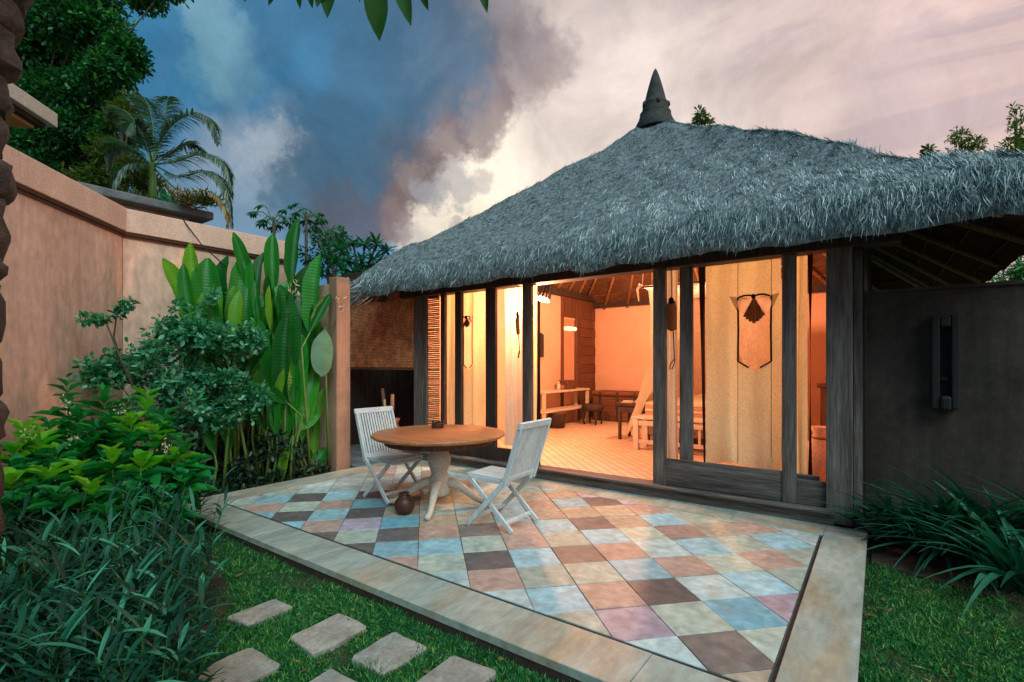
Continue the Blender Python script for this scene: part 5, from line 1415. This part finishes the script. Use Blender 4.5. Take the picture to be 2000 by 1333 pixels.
fl = [PT(220, 1108, 2.9), PT(72, 1100, 2.7), PT(165, 1310, 2.0), PT(310, 1050, 3.4), PT(200, 1240, 2.3), PT(280, 1030, 3.6), PT(335, 1035, 3.5), PT(60, 1230, 2.2)]
for p in fl:
    Pn = np.tile(np.array(p), (5, 1)); a = np.arange(5) * 2 * PI / 5
    V, Q = ribbons(Pn, np.stack([np.cos(a), np.sin(a), .35 + 0 * a], 1), np.tile([0, 0, 1.0], (5, 1)), .022, .020, [.2, .9, 1, .6], .5)
    stuff(nobj('flower', V, Q, L_purp, ru))

# ------------------------------------------------------------------ strappy lilies on the right
LP_ = [.55, .9, 1.0, .95, .85, .7, .5, .28, .04]
li_meshes = [leaf_mesh('lily_leaf', L_lily, LP_, 8, 2, .3, b, .0, .075, s) for s, b in enumerate((.7, 1.1, 1.5, .9))]
for k, (u, v, nL, Lr, lab) in enumerate(((1745, 1010, 34, (.55, .8), 'strappy-leaved lily clump at the foot of the big timber post'), (1830, 1040, 46, (.65, .95), 'strappy-leaved lily clump under the carved wooden trough'), (1925, 1075, 48, (.75, 1.05), 'arching lily clump in front of the dark wall near the right edge'),
                                   (2010, 1010, 46, (.7, 1.05), 'lily clump against the dark wall at the right edge'), (1990, 1160, 40, (.6, .9), 'nearest lily clump, over the lawn at the right edge'), (1880, 975, 34, (.5, .7), 'lily clump tucked behind the others against the dark wall'), (1775, 975, 26, (.4, .6), 'small lily clump between big post and trough, against the wall'), (1860, 1105, 30, (.45, .7), 'front lily clump over the bare soil below the trough'), (1780, 1060, 24, (.4, .6), 'small front lily clump nearest the patio border'))):
    c = GR(u, v, GZ)
    c.y = min(c.y, 5.42)
    t = thing('lily_clump', lab, 'plant', (c.x, c.y, GZ + .02), 'strappy lilies along the dark wall')
    for i in range(int(nL * 1.6)):
        a = random.uniform(0, 2 * PI); el = random.uniform(.75, 1.4)
        if c.y > 5.0 and math.sin(a) > .2: a = -a
        d = Vector((math.cos(a) * math.cos(el), math.sin(a) * math.cos(el), math.sin(el)))
        n_ = Vector((-math.cos(a) * math.sin(el), -math.sin(a) * math.sin(el), math.cos(el)))
        pb = c + Vector((random.gauss(0, .06), random.gauss(0, .05), .02)); L = random.uniform(*Lr)
        place('leaf', random.choice(li_meshes), frame(pb, d, n_, L, random.uniform(.6, 1.1) * .75 / L), t)

# ------------------------------------------------------------------ lawn
def grass(polyf, n, u0, u1, v0, v1, name, lab, hscale=1.0):
    out = []
    while len(out) < n:
        u = rng.uniform(u0, u1, 4000); v = v0 + (v1 - v0) * rng.uniform(0, 1, 4000)
        d = FPX * (CAMZ - GZ) / (v - HOR); lat = (u - 1000) / FPX * d
        x = -SN * d + CS * lat; y = CS * d + SN * lat
        ok = polyf(u, v, x, y)
        for c, r in STONES: ok &= ((x - c.x) ** 2 + (y - c.y) ** 2) > (r * .86) ** 2
        out += list(zip(x[ok], y[ok]))
    P = np.array(out[:n])
    bare = np.sin(P[:, 0] * 3.7 + 1.5 * np.sin(P[:, 1] * 4.1)) * np.sin(P[:, 1] * 5.3 + np.sin(P[:, 0] * 2.9)) + rng.normal(0, .25, len(P))
    P = P[bare > -.62]; n_ = len(P)
    P3 = np.column_stack([P, np.full(n_, GZ)])
    pat = .5 + .5 * np.sin(P[:, 0] * 9 + np.sin(P[:, 1] * 7) * 2) * np.sin(P[:, 1] * 11)
    L = rng.uniform(.018, .050, n_) * (.55 + .8 * pat) * hscale * np.where(rng.uniform(0, 1, n_) > .96, 1.8, 1)
    D = unit(rng.normal(0, .65, (n_, 3)) * np.array([1, 1, .2]) + np.array([0, 0, .75]))
    V, Q = ribbons(P3, D, rdir(n_), L, rng.uniform(.0035, .008, n_), [.7, 1, .15], .7)
    o = nobj(name, V, Q, L_grass, None, (float(P[:, 0].mean()), float(P[:, 1].mean()), GZ)); stuff(o)
    o['label'] = lab; o['category'] = 'grass'
    k = 70; idx = rng.choice(n_, k); D = unit(rng.normal(size=(k, 3)) * np.array([1, 1, .15]))
    V, Q = ribbons(P3[idx] + np.array([0, 0, .022]), D, np.tile([0, 0, 1.0], (k, 1)) + rng.normal(0, .3, (k, 3)), rng.uniform(.03, .07, k), rng.uniform(.012, .022, k), LEAFP, .3, .2)
    stuff(nobj('fallen_leaves', V, Q, L_palmd, o))
    return o
grass(lambda u, v, x, y: (y < PY0 - .01) & (x > -6.2) & (u > 250 + 0 * v), 90000, 240, 1250, 1005, 1420, 'lawn_grass', 'short green lawn between the planting and the patio')
grass(lambda u, v, x, y: (x > PX1 + .012) & (y < 4.75), 52000, 1660, 2250, 1045, 1480, 'lawn_grass', 'short dark lawn right of the patio border')

# ------------------------------------------------------------------ beyond the walls
# big tree, upper left
tb_ = Vector((-12.2, 2.0, GZ)); TD = 11.5
tree = thing('large_tree', 'large dense dark green tree towering over the angled wall', 'tree', tuple(PT(60, HOR, TD).xy) + (GZ,))
TL = [(30, 30, 70), (120, 40, 75), (200, 60, 60), (245, 100, 45), (255, 125, 35), (215, 140, 50), (150, 110, 70), (80, 110, 75), (20, 130, 70), (170, 180, 60), (110, 190, 70), (50, 210, 70), (210, 215, 45), (150, 250, 60), (90, 280, 65), (20, 280, 70), (190, 290, 50), (235, 260, 40), (130, 330, 55), (60, 340, 60), (200, 345, 45), (-60, 60, 100), (-70, 220, 110), (60, -30, 90), (170, -10, 70), (280, -15, 50), (330, -30, 40), (250, 330, 40), (-40, 330, 90)]
cen = []; rad = []
for u, v, r in TL:
    d = TD + random.uniform(-1.0, 1.2); cen.append(tuple(PT(u, v, d))); rad.append(r / FPX * d * .95)
V1 = foliage(cen, rad, 78000, .115, .45, .05, .75, LEAFP, .35, .8, .45)
crown = nobj('crown', *V1, L_tree, tree); stuff(crown)
fb_ = Vector((tree.location.x, tree.location.y, GZ)); top = PT(60, 200, TD)
obj('trunk', MB().tube([fb_, fb_.lerp(top, .4) + Vector((.2, .1, 0)), top], [.32, .24, .10], 10), L_bark, tree, smooth=True)
branches(tree, fb_.lerp(top, .75), cen, .04, L_bark, 'limb')
# lighter feathery bush behind the palm
def simple_tree(name, label, u, v, d, lobes, n, size, wr, m, group=None, up=.1, trunk=.08, cat='tree', squash=.85, prof=LEAFP, fu=None):
    f = PT(u if fu is None else fu, HOR, d); f.z = GZ
    t = thing(name, label, cat, tuple(f), group)
    cen = [tuple(PT(a, b, d + random.uniform(-.05, .05) * d * .5)) for a, b, r in lobes]; rad = [r / FPX * d for a, b, r in lobes]
    stuff(nobj('crown', *foliage(cen, rad, n, size, wr, up, .7, prof, .3, squash, .4), m, t))
    top = Vector(cen[0]); obj('trunk', MB().tube([f, f.lerp(top, .5) + Vector((.05, .05, 0)), top], [trunk, trunk * .75, trunk * .35], 8), L_bark, t, smooth=True)
    branches(t, f.lerp(top, .8), cen, trunk * .35, L_bark, 'limb')
    return t
simple_tree('bush', 'yellow-green feathery bush behind the palm, below the large tree', 250, 330, 10.2, [(235, 230, 32), (255, 205, 25), (215, 300, 40), (260, 340, 40), (200, 350, 40), (150, 370, 45), (300, 370, 30)], 4200, .13, .3, L_far, cat='bush')
# neighbouring house roof corner
hc = PT(113, 248, 8.0)
nh = thing('neighbour_house', 'cream roof eave corner of the neighbouring house above the wall', 'house', (hc.x - 1, hc.y - 1.5, GZ))
e_ = Vector((hc.x, hc.y)); nb = -wnor
def quadslab(mb, off0, len0, dep0, dep1, z0, z1):
    p = [e_ + wdir * off0 + nb * dep0, e_ + wdir * (off0 + len0) + nb * dep0, e_ + wdir * (off0 + len0) + nb * dep1, e_ + wdir * off0 + nb * dep1]
    vs = [(q.x, q.y, z0) for q in p] + [(q.x, q.y, z1) for q in p]
    return mb.add(vs, [(3, 2, 1, 0), (4, 5, 6, 7), (0, 1, 5, 4), (1, 2, 6, 5), (2, 3, 7, 6), (3, 0, 4, 7)])
obj('fascia', quadslab(MB(), 0, 4.5, 0, 3.0, hc.z - .02, hc.z + .20), M_fascia, nh, bev=.01)
obj('shadow_gap', quadslab(MB(), .10, 4.4, .10, 2.9, hc.z - .09, hc.z - .0201), M_woodd, nh)
obj('soffit', quadslab(MB(), .20, 4.3, .20, 2.8, hc.z - .14, hc.z - .0901), M_ochre, nh)
obj('wall', quadslab(MB(), .9, 3.6, .9, 2.6, GZ, hc.z - .1401), M_ochre, nh)
# stone roof slab with potted plants behind the wall
sA, sB = PT(192, 372, 8.6), PT(418, 432, 8.2)
rs = thing('stone_slab_roof', 'grey stone slab roof behind the peach wall carrying plants', 'slab roof', ((sA.x + sB.x) / 2, (sA.y + sB.y) / 2, GZ))
zt = 4.12
A2 = PT(192, 380, FPX * (zt - CAMZ) / (HOR - 378)); B2 = PT(418, 432, FPX * (zt - CAMZ) / (HOR - 428))
a2, b2 = A2.to_2d(), B2.to_2d(); dd = (b2 - a2).normalized(); nn_ = Vector((-dd.y, dd.x))
if nn_.dot(Vector((0, 0)) - a2) > 0: nn_ = -nn_
obj('slab', slabwall(MB(), a2 - dd * .3, b2, nn_, 0, 1.8, zt - .02, zt + .12), M_slab, rs, bev=.02)
obj('wall', slabwall(MB(), a2 - dd * .1, b2 - dd * .3, nn_, .3, 1.6, GZ, zt - .0201), M_wallpeach, rs)
slab_top = zt + .12
# arching palm on the slab
pdp = (B2 - Vector((0, 0, CAMZ))).dot(Vector((-SN, CS, 0)))
PD = FPX * (slab_top - CAMZ) / (HOR - 392) + .5
pb_ = PT(298, 385, PD); pb_.z = slab_top
palm = thing('palm', 'arching feather palm growing on the slab roof behind the wall', 'palm', tuple(pb_))
pct = PT(298, 318, PD)
obj('trunk', MB().tube([pb_, pb_.lerp(pct, .5), pct], [.075, .06, .05], 10), L_stalk, palm, smooth=True)
def frond(pts, ll, name='frond', m=L_palm, n=84, droop=1.0, w=.030):
    pts = [Vector(p) for p in pts]
    # catmull-rom through the points
    cur = []
    ext = [pts[0] * 2 - pts[1]] + pts + [pts[-1] * 2 - pts[-2]]
    for i in range(len(pts) - 1):
        p0, p1, p2, p3 = ext[i:i + 4]
        for k in range(8):
            t = k / 8; cur.append(.5 * ((2 * p1) + (p2 - p0) * t + (2 * p0 - 5 * p1 + 4 * p2 - p3) * t * t + (3 * p1 - p0 - 3 * p2 + p3) * t ** 3))
    cur.append(pts[-1])
    f = obj(name, MB().tube(cur, [.014 * (1 - .8 * i / len(cur)) + .002 for i in range(len(cur))], 5), L_stalk, palm, smooth=True)
    C = np.array([tuple(c) for c in cur]); s = np.linspace(.14, .995, n); k = s * (len(C) - 1); i0 = np.minimum(k.astype(int), len(C) - 2); P = C[i0] + (C[i0 + 1] - C[i0]) * (k - i0)[:, None]
    T = unit(C[i0 + 1] - C[i0]); side = unit(np.cross(T, np.array([0, 0, 1.0]) + 1e-3)); upv = np.cross(side, T)
    parts = []
    for sg in (-1, 1):
        D = unit(side * sg * .9 + T * .75 + upv * rng.normal(.25, .15, n)[:, None] + np.array([0, 0, -.15 * droop]))
        L = ll * np.sin(PI * (s * .86 + .10)) ** .6 * rng.uniform(.85, 1.1, n)
        parts.append(ribbons(P, D, np.tile([0, 0, 1.0], (n, 1)), L, w, [.5, 1, .7, .1], .9 * droop))
    stuff(nobj('leaflets', *join_arrays(parts), m, f))
FR = [[(298, 320, 0), (330, 250, .1), (380, 222, .1), (415, 240, 0), (428, 282, -.1)], [(300, 322, 0), (345, 315, -.2), (400, 300, -.4), (440, 325, -.5), (452, 380, -.5)],
      [(300, 322, 0), (350, 345, -.3), (405, 335, -.5), (440, 365, -.6), (452, 440, -.6)], [(298, 320, 0), (300, 260, .1), (292, 215, .2), (280, 190, .3)], [(296, 320, 0), (270, 250, .2), (240, 215, .4), (215, 230, .5)],
      [(296, 322, 0), (260, 290, 0), (225, 280, .1), (212, 330, .1)], [(298, 320, 0), (318, 250, .4), (325, 205, .6), (330, 190, .7)], [(296, 325, 0), (262, 320, -.3), (235, 335, -.5), (218, 380, -.6)], [(300, 325, 0), (330, 300, .5), (370, 280, .8), (405, 300, 1.0)], [(298, 320, 0), (285, 270, -.4), (262, 240, -.6), (245, 260, -.8)]]
for f in FR:
    frond([PT(u, v, PD + dd_) for u, v, dd_ in f], .34)
frond([PT(u, v, PD + dd_) for u, v, dd_ in [(302, 330, 0), (350, 372, -.5), (410, 375, -.75), (440, 410, -.8), (445, 450, -.8)]], .22, 'dry_frond', L_palmd, 36)
# small plants along the slab
for k, (u, lab, m) in enumerate(((262, 'small yellow-green plant on the slab left of the palm', L_far), (335, 'small pale plant on the slab right of the palm', L_jas), (375, 'orange-tinged low plant on the slab roof', L_palmd), (405, 'small green plant at the right end of the slab', L_far))):
    p = PT(u, 400, PD - .25); p.z = slab_top
    t = thing('slab_plant', lab, 'plant', tuple(p), 'plants on the slab roof')
    n = 90; V, Q = ribbons(np.array(p) + rng.normal(0, .09, (n, 3)) * np.array([1, 1, 0]), rdir(n, .9, .6), rdir(n), rng.uniform(.15, .38, n), .03, LEAFP, .7)
    stuff(nobj('foliage', V, Q, m, t)); obj('stem', MB().tube([p, p + Vector((.02, 0, .16))], .012, 5), L_stalk, t)
# papaya-like trees behind the wall end
def umbrella_tree(label, u, vt, d, n=13, pets=.55, lobes=True, bv=560):
    f = PT(u, HOR, d); f.z = GZ
    t = thing('papaya_tree', label, 'tree', tuple(f), 'slender trees behind the wall end')
    top = PT(u, vt, d)
    obj('trunk', MB().tube([f, f.lerp(top, .6), top], [.07, .05, .035], 8), L_bark, t, smooth=True)
    for k in range(n):
        a = k * 2.399; el = random.uniform(-.35, .5)
        dv = Vector((math.cos(a) * math.cos(el), math.sin(a) * math.cos(el), math.sin(el))); e = top + dv * random.uniform(.6, 1.0) * pets - Vector((0, 0, .05))
        s_ = obj('leaf_stalk', MB().tube([top - Vector((0, 0, .05 + .25 * random.random())), top.lerp(e, .6) + Vector((0, 0, .06)), e], .009, 5), L_stalk, t)
        m_ = 7; aa = np.linspace(-1.9, 1.9, m_) + a
        V, Q = ribbons(np.tile(np.array(e), (m_, 1)), np.stack([np.cos(aa), np.sin(aa), -.25 + 0 * aa], 1), np.tile([0, 0, 1.0], (m_, 1)), rng.uniform(.18, .28, m_), .085, [.25, .8, 1, .6, .05], .7)
        nobj('leaf', V, Q, L_pap, s_)
umbrella_tree('slender umbrella-crowned tree left of the tallest heliconia leaf', 535, 425, 13)
umbrella_tree('slender umbrella-crowned tree behind the tallest heliconia leaf', 598, 415, 13.5)
umbrella_tree('slender umbrella-crowned tree right of the tallest heliconia leaf, lowest of three', 642, 445, 14)
simple_tree('tree', 'loose small-leaved tree between the slender trees and the plumeria', 655, 480, 13, [(650, 490, 32), (625, 470, 22), (670, 470, 20), (640, 520, 30), (600, 500, 20)], 900, .14, .35, L_pap)
# plumeria crown with whorled leaves by the roof's left end
pf = PT(705, HOR, 11.0); pf.z = GZ
plu = thing('plumeria_tree', 'plumeria tree with whorls of long leaves at the left end of the roof', 'tree', tuple(pf))
obj('trunk', MB().tube([pf, PT(705, 600, 11.0), PT(705, 540, 11.0)], [.12, .09, .07], 8), L_bark, plu, smooth=True)
wh = [(665, 490, 10.9), (690, 478, 11.1), (712, 480, 10.8), (735, 478, 11.0), (755, 490, 11.1), (655, 515, 10.8), (680, 510, 10.7), (705, 508, 10.7), (730, 508, 10.8), (670, 530, 10.6), (695, 535, 10.6), (645, 500, 11.1), (720, 535, 10.7), (752, 515, 10.9)]
parts = []
for w_ in wh:
    c = PT(*w_); obj('limb', MB().tube([PT(705, 545, 11.0), PT(705, 545, 11.0).lerp(c, .6) - Vector((0, 0, .05)), c], [.04, .03, .018], 6), L_bark, plu, smooth=True)
    n = 26; a = np.arange(n) * 2.4; el = rng.uniform(-.3, 1.2, n)
    D = np.stack([np.cos(a) * np.cos(el), np.sin(a) * np.cos(el), np.sin(el)], 1)
    parts.append(ribbons(np.tile(np.array(c), (n, 1)), D, np.tile([0, 0, 1.0], (n, 1)) + .01, rng.uniform(.22, .36, n), .07, [.2, .8, 1, .7, .06], .5, .2))
stuff(nobj('crown', *join_arrays(parts), L_frang, plu))
# trees showing over the roof on the right
simple_tree('tree', 'treetop sprig showing just right of the roof finial', 1370, 232, 19, [(1372, 232, 14), (1366, 218, 8), (1358, 238, 8), (1386, 240, 8)], 330, .16, .4, L_far, 'treetops over the roof')
simple_tree('tree', 'small rounded treetop at the dip of the roof', 1812, 300, 19, [(1812, 292, 10), (1815, 305, 14)], 240, .16, .4, L_far, 'treetops over the roof')
simple_tree('tree', 'spreading treetop over the right end of the roof', 1880, 290, 18, [(1878, 268, 16), (1862, 272, 12), (1898, 280, 16), (1912, 282, 12), (1870, 255, 8), (1880, 300, 25)], 700, .15, .35, L_far, 'treetops over the roof')
simple_tree('tree', 'tall pointed treetop at the right edge above the roof', 1990, 280, 17, [(1985, 230, 14), (1980, 212, 8), (1995, 250, 22), (1975, 285, 22), (2010, 270, 30), (1995, 215, 8), (2000, 300, 40)], 1300, .15, .32, L_far, 'treetops over the roof')
simple_tree('shrub', 'bright green shrub behind the dark wall under the right eave', 1990, 545, 11.0, [(1975, 545, 22), (1940, 558, 14), (2005, 528, 26), (2030, 540, 30), (1915, 562, 8), (1990, 580, 40)], 2200, .16, .22, L_grass, cat='shrub', trunk=.05)
# leaves hanging in from a branch overhead
HB = [(585, -14, 2.3), (560, -20, 2.2), (700, -30, 2.35), (900, -40, 2.4)]
tr0 = Vector((-2.6, -1.2, GZ))
ov = thing('overhanging_tree', 'tree branch overhead with pointed leaves dipping into the top of the sky', 'tree', tuple(tr0))
b1 = Vector((-2.3, -.5, 3.2)); b2_ = PT(560, -60, 2.15); b3 = PT(730, -75, 2.3); b4 = PT(960, -70, 2.45)
obj('trunk', MB().tube([tr0, Vector((-2.55, -1.0, 1.6)), b1], [.11, .09, .06], 10), L_bark, ov, smooth=True)
obj('limb', MB().tube([b1, b1.lerp(b2_, .5) + Vector((0, 0, .25)), b2_, b3, b4], [.055, .035, .02, .016, .008], 8), L_bark, ov, smooth=True)
hm = [leaf_mesh('hanging_leaf', L_hang, [.12, .5, .8, .98, 1.0, .85, .5, .04], 8, 2, .25, b, .05, .30, s) for s, b in enumerate((.1, .3))]
for (bu, bv, tu, tv_, wf) in ((560, -50, 520, 4, .9), (590, -45, 580, 13, 1.0), (600, -50, 608, 14, .9), (645, -55, 638, 33, 1.0), (730, -60, 739, 73, 1.15), (770, -60, 801, 42, .9), (800, -55, 841, 20, 1.0), (640, -60, 618, 12, 1.0), (935, -55, 949, 14, .8), (700, -60, 702, 4, .6), (860, -60, 880, -10, 1.0), (490, -50, 470, -6, 1.0)):
    d = 2.3; p, q = PT(bu, bv, d), PT(tu, tv_, d + random.uniform(-.08, .08))
    place('leaf', random.choice(hm), frame(p, q - p, Vector((SN, -CS, .15)) + Vector((random.uniform(-.3, .3), 0, 0)), (q - p).length, wf), ov)
